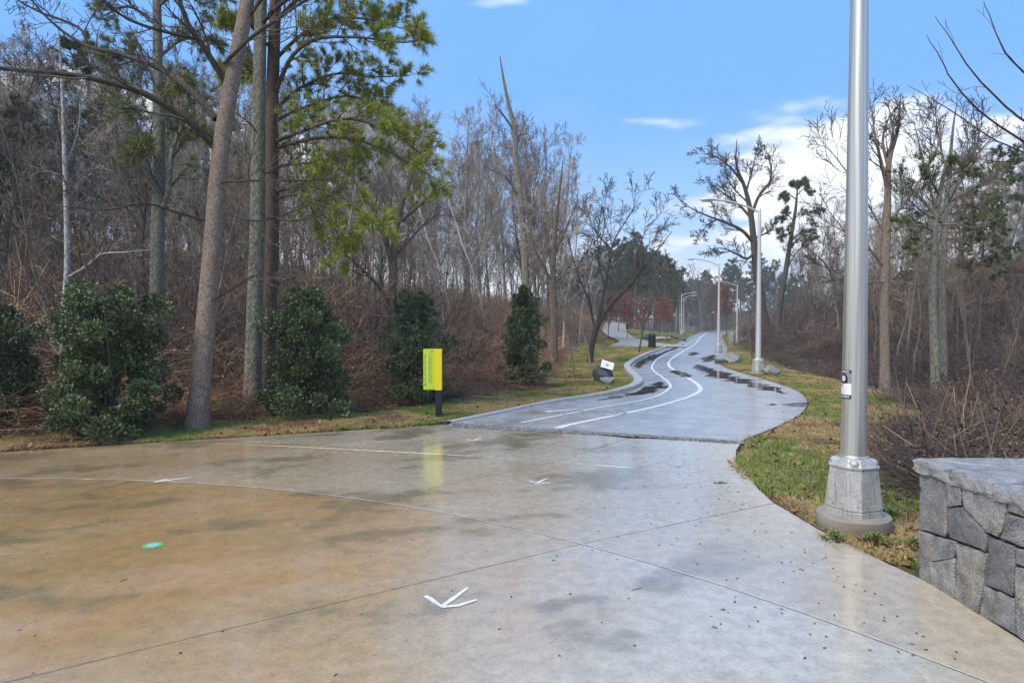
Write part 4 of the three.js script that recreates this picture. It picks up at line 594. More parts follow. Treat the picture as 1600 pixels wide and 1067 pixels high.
{ // winter grass: straw tufts with green patches; fallen leaves
  const tuftG = (seed, n, h, w, spread) => { const R = mulberry(seed), f = new Faces(); for (let k = 0; k < n; k++) { const a = R() * 6.283, b = [(R() - 0.5) * 0.05, 0, (R() - 0.5) * 0.05], l = h * (0.6 + 0.7 * R()), o = spread * (0.3 + R()), t = [b[0] + Math.cos(a) * l * o, l * (1 - o * 0.35), b[2] + Math.sin(a) * l * o], s = [-Math.sin(a) * w, 0, Math.cos(a) * w]; f.tri([b[0] - s[0], -0.01, b[2] - s[2]], [b[0] + s[0], -0.01, b[2] + s[2]], t, norm([Math.cos(a) * 0.4, 0.9, Math.sin(a) * 0.4]), [1, 1, 1]); } const g = f.geo(); g.deleteAttribute('color'); return g; };
  const R = mulberry(970), mat = new THREE.MeshStandardMaterial({ color: 0xffffff, roughness: 0.8, side: THREE.DoubleSide }), items = [], green = [];
  const sow = (n, pick, size) => { for (let k = 0; k < n; k++) { const [x, d] = pick(); if (!isGrass(x, d)) continue; const m = fbm2(x * 0.35, d * 0.35 + 5, 3, M2) + 0.3 * fbm2(x * 0.8 + 3, d * 0.8, 4) + 0.12 * (R() - 0.5), g = smooth(0.0, 0.2, m), rd = smooth(0.12, 0.34, fbm2(x * 0.55 + 20, d * 0.55, 3)), v = 0.7 + 0.6 * R(), s = size(d) * (0.7 + 0.6 * R()); const isG = R() < g * 0.62, c = isG ? [0.15, 0.22, 0.032] : R() < rd * 0.7 ? [0.18, 0.085, 0.045] : R() < 0.5 ? [0.42, 0.30, 0.12] : [0.30, 0.225, 0.085]; (isG ? green : items).push([new THREE.Vector3(x, height(x, d), -d), [0, R() * 6.28, 0], [s, s * (isG ? 0.9 : 0.75), s], c.map((t) => t * v)]); } };
  sow(52000, () => { const d = 3.6 + 26 * Math.pow(R(), 1.7); return [(d > 9.15 ? roadR(d) : 2.45) + 3.0 * R(), d]; }, (d) => 0.8 + d * 0.03);
  sow(52000, () => { const x = -13 + 14 * R(); return [x, plazaLine(x) + 2.6 * R()]; }, (d) => 0.8 + d * 0.03);
  sow(60000, () => { const d = 10.7 + 26 * Math.pow(R(), 1.2); return [roadL(d) - 0.25 - 3.6 * R(), d]; }, (d) => 0.8 + d * 0.03);
  sow(50000, () => { const d = 34 + 60 * R(); return [roadL(d) - 0.25 - 10 * R(), d]; }, (d) => 1.4 + d * 0.03);
  sow(20000, () => { const d = 28 + 60 * R(); return [roadR(d) + 3 * R(), d]; }, (d) => 1.4 + d * 0.03);
  stuff('dry_grass', tuftG(1, 9, 0.055, 0.0032, 1.1), mat, items, 'straw coloured winter grass on the verges', 'grass');
  stuff('green_grass', tuftG(2, 9, 0.05, 0.0036, 0.9), mat, green, 'fresh green patches in the verges', 'grass');
  const lf = new Faces(); lf.leaf([0, 0.006, 0], [1, 0.1, 0], [0, 0.15, 1], 0.075, 0.024, 0.012, [1, 1, 1]); const lg = lf.geo(); lg.deleteAttribute('color'); const leaves = [];
  for (let k = 0; k < 46000; k++) { const left = R() < 0.6, d = 3.6 + 34 * Math.pow(R(), 1.4), x = left ? (R() < 0.5 ? -13 + 14 * R() : roadL(Math.max(d, 10.7)) - 0.3 - 12 * R()) : (d > 9.15 ? roadR(d) : 2.5) + 0.05 + 8 * R() * R(), dd = left && x < -1.2 ? Math.max(d, plazaLine(x) + 0.05 + 5 * R() * R()) : d, l = distL(x, dd), r = distR(x, dd); if (l < 0.05 && r < 0.05) continue; if (isGrass(x, dd) && R() < 0.8) continue; const s = 0.6 + 0.8 * R(), c = R() < 0.5 ? [0.21, 0.105, 0.052] : R() < 0.5 ? [0.30, 0.19, 0.10] : [0.12, 0.07, 0.045], v = 0.7 + 0.6 * R(); leaves.push([new THREE.Vector3(x, height(x, dd) + 0.012, -dd), [(R() - 0.5) * 0.8, R() * 6.28, (R() - 0.5) * 0.8], [s, s, s], c.map((t) => t * v)]); }
  stuff('leaf_litter', lg, mat, leaves, 'fallen brown leaves under the woods and brush', 'leaves');
}
// ---------------------------------------------------------------- hollies and other shrubs
const HOLLY = new THREE.MeshStandardMaterial({ color: 0xffffff, vertexColors: true, roughness: 0.42, side: THREE.DoubleSide });
function holly(u, v, d, w, h, seed, label, o = {}) {
  const R = mulberry(seed), L = new Faces(), T = new Tubes(), p0 = stand(u, d), lobes = [];
  for (let k = 0; k < 11; k++) T.add([[0, -0.05, 0], [(R() - 0.5) * w * 0.3, h * 0.3, (R() - 0.5) * w * 0.3], [(R() - 0.5) * w * 0.7, h * (0.55 + 0.35 * R()), (R() - 0.5) * w * 0.7]], [0.025, 0.018, 0.006], 5);
  const prof = (t) => o.cone ? Math.pow(Math.sin(Math.PI * clamp(0.12 + 0.88 * t, 0, 1)), 0.6) * (1 - 0.35 * t) : Math.pow(Math.sin(Math.PI * clamp(0.16 + 0.74 * t)), 0.5) * (1 - 0.22 * t) * (0.92 + 0.2 * Math.sin(t * 9 + seed));
  const n = Math.round((o.n ?? 15000) * 1.35), many = o.lobes ?? 70;
  for (let k = 0; k < many; k++) { const t = (k + R()) / many, a = k * 2.4 + R(), q = w / 2 * prof(t) * (0.35 + 0.62 * Math.pow(R(), 0.7)) * (1 + 0.75 * fbm3(Math.cos(a) * 1.3, t * 3.5 + seed, Math.sin(a) * 1.3, 2)); lobes.push([Math.cos(a) * q, 0.1 + t * h * 0.9, Math.sin(a) * q, w * (0.085 + 0.12 * R() * R()) * (0.6 + 0.4 * prof(t)), 0.7 + 0.6 * R()]); }
  for (let k = 0; k < n; k++) {
    const [lx, ly, lz, lr, tone] = lobes[Math.floor(R() * many)], e = randDir(R), rr = lr * (1 - 0.55 * Math.pow(R(), 1.6)) * (R() < 0.12 ? 1.15 + 0.6 * R() : 1);
    const p = [lx + e[0] * rr, Math.max(0.03, ly + e[1] * rr * 0.85), lz + e[2] * rr], dir = norm([e[0] + (R() - 0.5) * 1.3, e[1] * 0.6 + 0.25 + (R() - 0.5) * 1.2, e[2] + (R() - 0.5) * 1.3]), side = norm(cross(dir, randDir(R))), l = (o.leaf ?? 0.048) * (0.7 + 0.6 * R());
    const c = mix3([0.055, 0.088, 0.034], [0.15, 0.185, 0.062], clamp(0.35 + 0.8 * (R() - 0.5))).map((v) => v * tone);
    L.leaf(p, dir, side, l, l * 0.36, l * 0.1, R() < 0.02 ? [0.14, 0.16, 0.03] : c);
  }
  const g = thing('holly_shrub', label, 'shrub', p0, 'hollies along the left verge'); mesh('stems', T.geo(), TWIG.dark, g); mesh('foliage', L.geo(), HOLLY, g);
}
holly(165, 0, 9.55, 1.75, 2.3, 31, 'broad dark green holly with the white barked tree behind it', { n: 24000 });
holly(-18, 0, 9.9, 1.5, 2.05, 32, 'holly at the end of the row, next to the broad holly');
holly(478, 0, 11.7, 1.6, 2.4, 33, 'square shouldered holly between the lichen trunk and the yellow sign', { n: 19000 });
holly(652, 0, 13.6, 1.6, 2.45, 34, 'holly directly behind the yellow sign', { n: 15000 });
holly(818, 0, 17.2, 1.35, 2.85, 35, 'tall narrow conical holly below the dead snag', { n: 16000, cone: true });
{ // young trees that kept russet leaves
  const R = mulberry(990), T = newTree(), L = new Faces(); grow(T, [0, -0.1, 0], [0, 1, 0], 4.2, 0.05, 0, { ...FOREST, kids: [16, 5, 3], from: [0.3, 0.2, 0.2], ratio: [0.36, 0.45, 0.5], angle: [0.95, 0.7, 0.7], min: 0.006 }, R);
  for (const [p] of T.tips) for (let k = 0; k < 9; k++) { const q = randDir(R), b = [p[0] + (R() - 0.5) * 0.5, p[1] + (R() - 0.5) * 0.5, p[2] + (R() - 0.5) * 0.5], v = 0.7 + 0.6 * R(); L.leaf(b, q, norm(cross(q, randDir(R))), 0.13, 0.04, 0.02, [0.20 * v, 0.066 * v, 0.038 * v]); }
  const leafMat = new THREE.MeshStandardMaterial({ color: 0xffffff, vertexColors: true, roughness: 0.7, side: THREE.DoubleSide });
  const g = new THREE.Group(); g.name = 'russet_tree'; tag(g, 'young tree with russet leaves beside the side street', 'tree', 'russet young trees by the side street'); put(T, g, BARK.dark, TWIG.dark); mesh('foliage', L.geo(), leafMat, g);
  for (const [u, d, s] of [[950, 62, 0.95], [980, 66, 0.9], [1002, 70, 0.95], [1030, 73, 1.0], [1044, 82, 0.95], [966, 78, 1.1]]) { const p = stand(u, d); copy(g, p, wrand() * 6.28, s); }
  { const p = stand(1136, 84); copy(g, p, 1, [1.25, 1.5, 1.25], 'larger russet leaved tree beyond the second lamp post', null).userData.group = undefined; }
  // staked-looking young bare trees on the verge
  const young = (seed, name, label, u, d, H, r, bk) => { const t = bareTree(name, label, null, seed, H, r, bk, TWIG.tan, { kids: [11, 5, 3], from: [0.35, 0.25, 0.2], ratio: [0.34, 0.5, 0.5], angle: [0.6, 0.6, 0.6], min: 0.005 }); t.name = numbered(name); t.position.copy(stand(u, d)); scene.add(t); if (!t.userData.group) delete t.userData.group; };
  young(41, 'young_tree', 'pale barked young tree in a mulch ring near the plaque boulder', 898, 20.5, 3.3, 0.045, BARK.lichen);
  young(42, 'young_tree', 'thin pale young tree right behind the plaque boulder', 923, 23.5, 3.4, 0.05, BARK.lichen);
  young(43, 'young_tree', 'dark stemmed young tree on the lawn before the trash bin', 998, 40, 4.2, 0.06, BARK.dark);
  young(44, 'young_tree', 'dense little bare tree on the verge between the lamp post and flat rocks', 1176, 27.5, 3.0, 0.05, BARK.brown);
  const mulch = (u, d, r, label) => { const p = stand(u, d), f = new Faces(), Q = mulberry(u), t = thing('mulch_ring', label, 'mulch', p); const base = new THREE.SphereGeometry(r, 18, 6, 0, 6.283, 0, 1.57); base.scale(1, 0.13, 1); mesh('mound', base, std([0.13, 0.058, 0.032], 0.95, { bumpMap: speck, bumpScale: 0.03 }), t); for (let k = 0; k < 700; k++) { const a = Q() * 6.283, q = r * 1.1 * Math.sqrt(Q()), b = [Math.cos(a) * q, 0.13 * Math.sqrt(Math.max(0, r * r - q * q)) + 0.01, Math.sin(a) * q], e = norm([Q() - 0.5, 0.2 * Q(), Q() - 0.5]), v = 0.6 + 0.8 * Q(); f.leaf(b, e, norm(cross(e, [0, 1, 0])), 0.09, 0.01, 0.004, [0.2 * v, 0.085 * v, 0.045 * v]); } mesh('shreds', f.geo(), leafMat, t); };
  mulch(898, 20.5, 0.6, 'reddish mulch ring under the pale young tree'); mulch(816, 17.0, 0.85, 'reddish mulch under the tall conical holly');
}

// ---------------------------------------------------------------- lamp posts
const alu = new THREE.MeshStandardMaterial({ color: lin(0.68, 0.67, 0.63), metalness: 0.5, roughness: 0.42, bumpMap: null });
const brushed = greyTex(256, 256, (u, v) => { const n = 0.74 + 0.16 * wrapN(u, v, 30, 1.2) + 0.12 * wrapN(u, v, 7, 2) + 0.05 * (rs() - 0.5); return [n, n * 0.985, n * 0.93]; }, true);
const brushedR = greyTex(256, 256, (u, v) => 0.40 + 0.08 * wrapN(u, v, 46, 1.5) + 0.05 * wrapN(u, v, 5, 3));
const aluNear = new THREE.MeshStandardMaterial({ color: lin(0.80, 0.79, 0.74), map: brushed, metalness: 0.8, roughness: 1, roughnessMap: brushedR });
const castTex = greyTex(512, 512, (u, v) => { let n = 0.44 + 0.05 * wrapN(u, v, 7, 7) + 0.05 * (rs() - 0.5); const pit = wrapN(u, v, 46, 40); if (pit > 0.62) n *= 0.45; n *= 1 - 0.22 * smooth(0.3, 0.7, wrapN(u, v, 22, 2.2)); return [n, n * 0.985, n * 0.92]; }, true);
const cast = new THREE.MeshStandardMaterial({ map: castTex, metalness: 0.35, roughness: 0.55, bumpMap: withRepeat(speck, 1, 1), bumpScale: 0.0006 });
const footing = new THREE.MeshStandardMaterial({ map: kerbTop, color: lin(0.62, 0.6, 0.54), roughness: 0.6, bumpMap: speck, bumpScale: 0.001 });
const dark = std([0.02, 0.02, 0.02], 0.5);
function lampPost(pos, label, side, near, H = 5.9) {
  const g = thing('lamp_post', label, 'lamp post', pos, 'lamp posts along the trail'), seg = near ? 40 : 14, foot = near ? 0.14 : 0.1;
  const ft = new THREE.LatheGeometry([[0, -0.15], [0.28, -0.15], [0.285, foot - 0.02], [0.268, foot], [0, foot]].map((p) => new THREE.Vector2(...p)), seg); mesh('footing', ft, footing, g);
  // cast base: eight-sided, flaring down, with plinth, shoulder and lugs
  const oct = (rings, mat, name) => { const pos = [], idx = [], uv = []; rings.forEach(([hw, ch, y], r) => { const P = [[hw, -hw + ch], [hw, hw - ch], [hw - ch, hw], [-hw + ch, hw], [-hw, hw - ch], [-hw, -hw + ch], [-hw + ch, -hw], [hw - ch, -hw]]; for (let k = 0; k <= 8; k++) { const q = P[k % 8]; pos.push(q[0], y, q[1]); uv.push(k * 0.22, y); if (r && k < 8) { const a = (r - 1) * 9 + k, b = a + 9; idx.push(a, b, a + 1, a + 1, b, b + 1); } } }); const b = new THREE.BufferGeometry(); b.setAttribute('position', new THREE.Float32BufferAttribute(pos, 3)); b.setAttribute('uv', new THREE.Float32BufferAttribute(uv, 2)); b.setIndex(idx); const n = b.toNonIndexed(); n.computeVertexNormals(); const m = mesh(name, n, mat, g); m.rotation.y = near ? 0.32 : 0.2; return m; };
  const y0 = foot;
  oct([[0.192, 0.085, y0], [0.192, 0.085, y0 + 0.045], [0.184, 0.08, y0 + 0.05], [0.184, 0.08, y0 + 0.056], [0.192, 0.085, y0 + 0.06], [0.162, 0.075, y0 + 0.385], [0.170, 0.078, y0 + 0.39], [0.170, 0.078, y0 + 0.402], [0.156, 0.072, y0 + 0.408], [0.125, 0.06, y0 + 0.455], [0.108, 0.055, y0 + 0.462]], cast, 'base');
  for (let k = 0; k < 4; k++) { const a = k * Math.PI / 2 + 0.32 + Math.PI / 4, lug = new THREE.SphereGeometry(0.045, 10, 8); lug.scale(1, 0.8, 1); lug.translate(Math.cos(a) * 0.135, y0 + 0.425, -Math.sin(a) * 0.135); mesh('bolt_cover', lug, cast, g); }
  const rB = 0.100, rT = 0.052, pole = new THREE.LatheGeometry([[0.112, y0 + 0.44], [0.114, y0 + 0.475], [rB, y0 + 0.48], ...Array.from({ length: 9 }, (_, k) => [mix(rB, rT, k / 8), mix(y0 + 0.482, H, k / 8)]), [0, H + 0.01]].map((p) => new THREE.Vector2(...p)), seg);
  { const uv = pole.attributes.uv, ps = pole.attributes.position; for (let k = 0; k < uv.count; k++) uv.setXY(k, uv.getX(k) * 2, ps.getY(k) * 0.25); }
  mesh('pole', pole, near ? aluNear : alu, g);
  const arm = new THREE.TubeGeometry(new THREE.CatmullRomCurve3([new THREE.Vector3(0, H - 0.12, 0), new THREE.Vector3(side * 0.5, H + 0.10, 0), new THREE.Vector3(side * 1.1, H + 0.26, 0), new THREE.Vector3(side * 1.55, H + 0.31, 0)]), 14, 0.034, 8); mesh('arm', arm, near ? aluNear : alu, g);
  const hd = new THREE.SphereGeometry(1, 16, 10); hd.scale(0.29, 0.06, 0.12); hd.translate(side * 1.78, H + 0.31, 0); const head = mesh('lamp_head', hd, alu, g); const ln = new THREE.BoxGeometry(0.3, 0.02, 0.15); ln.translate(side * 1.8, H + 0.252, 0); mesh('lens', ln, std([0.5, 0.5, 0.48], 0.2), head);
  if (near) { const box = new THREE.BoxGeometry(0.09, 0.004, 0.004); }
  return g;
}
const near = lampPost(new THREE.Vector3(2.83, -0.03, -5.27), 'close tall aluminium lamp post with a flyer pasted on it', -1, true, 6.1);
{ // the pasted flyer: a sheet bent round the pole (its print: dark bands, a pale portrait oval, grey lines)
  const c = document.createElement('canvas'); c.width = 220; c.height = 480; const x = c.getContext('2d');
  x.fillStyle = '#d9dade'; x.fillRect(0, 0, 220, 480); x.fillStyle = '#3b3d45'; x.fillRect(0, 0, 220, 52); x.fillRect(0, 412, 220, 68); x.fillStyle = '#c3c4ca'; for (let k = 0; k < 6; k++) x.fillRect(28 + k * 27, 13, 18, 26); for (let k = 0; k < 8; k++) x.fillRect(22 + k * 22, 430, 15, 28);
  x.fillStyle = '#7f8188'; x.fillRect(0, 52, 220, 170); x.fillStyle = '#15151b'; x.beginPath(); x.ellipse(100, 145, 70, 88, 0, 0, 7); x.fill(); x.fillRect(32, 150, 138, 72); x.fillStyle = '#c9c9cc'; x.beginPath(); x.ellipse(98, 142, 38, 52, 0, 0, 7); x.fill(); x.fillStyle = '#9d9da2'; x.fillRect(74, 130, 16, 6); x.fillRect(106, 130, 16, 6); x.fillRect(94, 142, 8, 20); x.fillRect(84, 174, 28, 6);
  x.fillStyle = '#2d2d33'; x.fillRect(14, 240, 70, 14); x.fillRect(14, 264, 90, 14); x.fillStyle = '#aeb0b5'; for (let k = 0; k < 5; k++) x.fillRect(14, 296 + k * 19, 150 - (k * 37) % 50, 6); x.fillStyle = '#b59a5a'; x.fillRect(60, 392, 70, 6);
  const t = new THREE.CanvasTexture(c); t.colorSpace = THREE.SRGBColorSpace;
  const s = new THREE.CylinderGeometry(0.0965, 0.0985, 0.235, 16, 1, true, 4.2, 1.35); s.translate(0, 1.205, 0);
  const f = mesh('flyer', s, new THREE.MeshStandardMaterial({ map: t, roughness: 0.6, side: THREE.DoubleSide })); f.position.copy(near.position); tag(f, 'weathered black and white flyer with a portrait pasted round the close lamp post', 'flyer');
}
for (const [u, v, label, side, H] of [[1185, 585, 'lamp post beside the big round boulder', -1, 5.7], [1123, 551, 'lamp post on the verge next to the flat rocks', -1, 5.6], [1152, 538, 'lamp post next to the upright stone', -1, 5.4]]) { const p = ground(u, v); p.y -= 0.03; lampPost(p, label, side, false, H); }
for (const [u, d, H] of [[1065, 88, 5.6], [1068.5, 104, 5.8], [1062, 112, 5.6], [1057, 124, 5.8]]) { const p = stand(u, d); lampPost(p, 'far lamp post on the left side with its arm toward the trail', 1, false, H); }
// ---------------------------------------------------------------- yellow trail sign
{
  const p = ground(685.5, 652), g = thing('trail_sign', 'lime and yellow trail sign on a black post at the verge', 'sign', new THREE.Vector3(p.x, -0.03, p.z));
  const box = (w, h, d, x, y, z, m, n) => { const b = new THREE.BoxGeometry(w, h, d); b.translate(x, y, z); return mesh(n, b, m, g); };
  box(0.112, 0.56, 0.112, 0, 0.25, 0, std([0.012, 0.012, 0.018], 0.45), 'post');
  box(0.118, 0.745, 0.118, 0, 0.9, 0, std([0.86, 0.66, 0.012], 0.4), 'yellow_column');
  const c = document.createElement('canvas'); c.width = 220; c.height = 750; const x = c.getContext('2d');
  x.fillStyle = '#c3d62f'; x.fillRect(0, 0, 220, 750); x.fillStyle = '#a9cc14'; x.fillRect(88, 110, 74, 520); x.fillStyle = '#ccd966'; x.fillRect(30, 60, 60, 640);
  x.fillStyle = '#1b1d10'; for (let k = 0; k < 17; k++) { const y = 90 + k * 34; x.fillRect(24, y, 30, 6); if (k % 3) x.fillRect(24, y, 7, 24); if (k % 2) x.fillRect(24, y + 18, 30, 6); if (k % 4 === 0) x.fillRect(47, y, 7, 24); } x.beginPath(); x.arc(40, 672, 14, 0, 7); x.fill();
  x.fillStyle = '#94a83a'; for (let k = 0; k < 34; k++) x.fillRect(98, 130 + k * 14, 40 + (k * 23) % 24, 4); x.fillStyle = '#7f8a52'; x.beginPath(); x.arc(160, 48, 17, 0, 7); x.fill();
  const t = new THREE.CanvasTexture(c); t.colorSpace = THREE.SRGBColorSpace;
  box(0.215, 0.74, 0.03, -0.166, 0.905, 0.03, std([0.52, 0.66, 0.03], 0.4), 'panel');
  const f = new THREE.PlaneGeometry(0.211, 0.736); f.translate(-0.166, 0.905, 0.0475); mesh('panel_print', f, new THREE.MeshStandardMaterial({ map: t, roughness: 0.4 }), g);
}
// ---------------------------------------------------------------- boulders
const graniteTex = greyTex(1024, 1024, (u, v) => { const f = wrapN(u, v, 150, 150), n = 0.30 + 0.09 * wrapN(u, v, 7, 7) + 0.07 * wrapN(u, v, 40, 40) + 0.10 * f + (f > 0.6 ? 0.16 : f < -0.62 ? -0.14 : 0) + 0.12 * (rs() - 0.5), s = smooth(0.2, 0.6, wrapN(u, v, 5, 5)); return [n, n * mix(1, 0.97, s), n * mix(1.0, 0.88, s)]; }, true);
const granite = (c) => new THREE.MeshStandardMaterial({ color: lin(...c), map: graniteTex, roughness: 0.6, bumpMap: withRepeat(graniteTex, 1, 1), bumpScale: 0.013 });
const rockMat = [granite([0.72, 0.73, 0.73]), granite([0.26, 0.27, 0.28]), granite([1.25, 1.2, 1.1])];
function rockGeo(seed, sx, sy, sz, facets = 9) {
  const R = mulberry(seed), g = new THREE.IcosahedronGeometry(1, 4), a = g.attributes.position, uv = [], cuts = Array.from({ length: facets }, () => [...norm([R() - 0.5, (R() - 0.35) * 0.9, R() - 0.5]), 0.48 + 0.26 * R()]), v = new THREE.Vector3();
  for (let k = 0; k < a.count; k++) { v.fromBufferAttribute(a, k); for (const [x, y, z, c] of cuts) { const d = v.x * x + v.y * y + v.z * z; if (d > c) { v.x -= x * (d - c) * 0.97; v.y -= y * (d - c) * 0.97; v.z -= z * (d - c) * 0.97; } } const n = 1 + 0.06 * fbm3(v.x * 2.5 + seed, v.y * 2.5, v.z * 2.5, 4); a.setXYZ(k, v.x * n * sx, v.y * n * sy + sy * 0.55, v.z * n * sz); uv.push((v.x + v.y * 0.5) * sx * 1.4, (v.z + v.y) * sz * 1.4); }
  g.setAttribute('uv', new THREE.Float32BufferAttribute(uv, 2)); g.computeVertexNormals(); return g;
}
function boulder(u, v, sx, sy, sz, seed, m, label, turn = 0, group) { const p = ground(u, v); p.y = height(p.x, -p.z); const o = mesh('boulder', rockGeo(seed, sx, sy, sz), rockMat[m]); o.position.copy(p); o.rotation.y = turn; tag(o, label, 'boulder', group); return o; }
{ const b = boulder(944, 597, 0.40, 0.36, 0.3, 61, 1, 'dark boulder with a tilted white plaque on top', 0.3);
  const q = thing('plaque', 'white information plaque tilted on the dark boulder', 'plaque', new THREE.Vector3(b.position.x + 0.08, b.position.y + 0.52, b.position.z + 0.12));
  const pl = new THREE.BoxGeometry(0.37, 0.25, 0.02); mesh('plate', pl, std([0.7, 0.7, 0.69], 0.4), q); const c = document.createElement('canvas'); c.width = 180; c.height = 120; const x = c.getContext('2d'); x.fillStyle = '#e4e5e6'; x.fillRect(0, 0, 180, 120); x.fillStyle = '#9aa0ab'; x.fillRect(62, 44, 46, 46); x.fillStyle = '#c4c8ce'; x.fillRect(30, 28, 110, 10); x.fillRect(26, 60, 26, 24); x.fillRect(118, 60, 34, 24); const t = new THREE.CanvasTexture(c); t.colorSpace = THREE.SRGBColorSpace; const f = new THREE.PlaneGeometry(0.36, 0.24); f.translate(0, 0, 0.013); mesh('plaque_print', f, new THREE.MeshStandardMaterial({ map: t, roughness: 0.35 }), q); q.rotation.set(-0.55, 0.1, -0.28);
  boulder(951, 600, 0.30, 0.18, 0.22, 62, 0, 'low grey boulder lying against the plaque boulder', 0.5); }
boulder(1204, 586, 0.36, 0.30, 0.3, 63, 0, 'big round grey boulder behind the lamp post base', 0.4);
boulder(1146, 567, 0.62, 0.32, 0.4, 64, 0, 'long flat topped grey boulder on the right verge', 0.1);
boulder(1127, 568, 0.34, 0.16, 0.26, 65, 1, 'small low dark rock beside the flat topped boulder', 0);
boulder(1143, 540, 0.36, 0.85, 0.36, 66, 0, 'tall upright greenish grey stone on the right verge', 0.5);
boulder(1164, 534, 0.7, 0.35, 0.4, 67, 0, 'grey rocks behind the upright stone', 0.2);
for (const [u, v, s, seed, m] of [[1012, 531, 0.7, 71, 1], [1030, 533, 0.8, 72, 2], [1044, 533, 0.7, 73, 0], [1052, 530, 0.8, 74, 1], [1063, 531, 0.7, 75, 1], [1036, 530, 0.6, 76, 0], [1070, 533, 0.35, 77, 1]]) boulder(u, v, s, s * 0.5, s * 0.7, seed, m, 'rock in the cluster where the side street meets the trail', seed, 'rocks by the side street');
{ // trash bin
  const p = ground(1019, 544), g = thing('trash_bin', 'dark trash bin on the lawn by the side street', 'trash bin', new THREE.Vector3(p.x, height(p.x, -p.z), p.z)), m = std([0.012, 0.022, 0.018], 0.5);
  mesh('body', new THREE.CylinderGeometry(0.27, 0.24, 0.95, 16, 1).translate(0, 0.5, 0), m, g); for (let k = 0; k < 14; k++) { const b = new THREE.BoxGeometry(0.05, 0.86, 0.02); b.translate(0, 0.5, 0.275); b.rotateY(k / 14 * 6.283); mesh('slat', b, m, g); } mesh('lid', new THREE.LatheGeometry([[0, 1.17], [0.14, 1.15], [0.27, 1.05], [0.29, 1.0], [0.29, 0.97]].map((q) => new THREE.Vector2(...q)), 16), m, g);
}
for (const [u, d, w, h, label] of [[1073, 116, 0.9, 1.5, 'tall beige utility cabinet at the end of the trail'], [1081, 118, 0.9, 1.0, 'short cream utility cabinet at the end of the trail']]) { const p = stand(u, d); p.y = roadY(d); const g = thing('utility_cabinet', label, 'cabinet', p), m = std([0.42, 0.38, 0.28], 0.6); const b = new THREE.BoxGeometry(w, h, 0.7); b.translate(0, h / 2, 0); mesh('housing', b, m, g); const t = new THREE.BoxGeometry(w + 0.1, 0.06, 0.8); t.translate(0, h + 0.03, 0); mesh('cover', t, m, g); mesh('door', new THREE.BoxGeometry(w * 0.8, h * 0.8, 0.02).translate(0, h / 2, 0.362), m, g); }
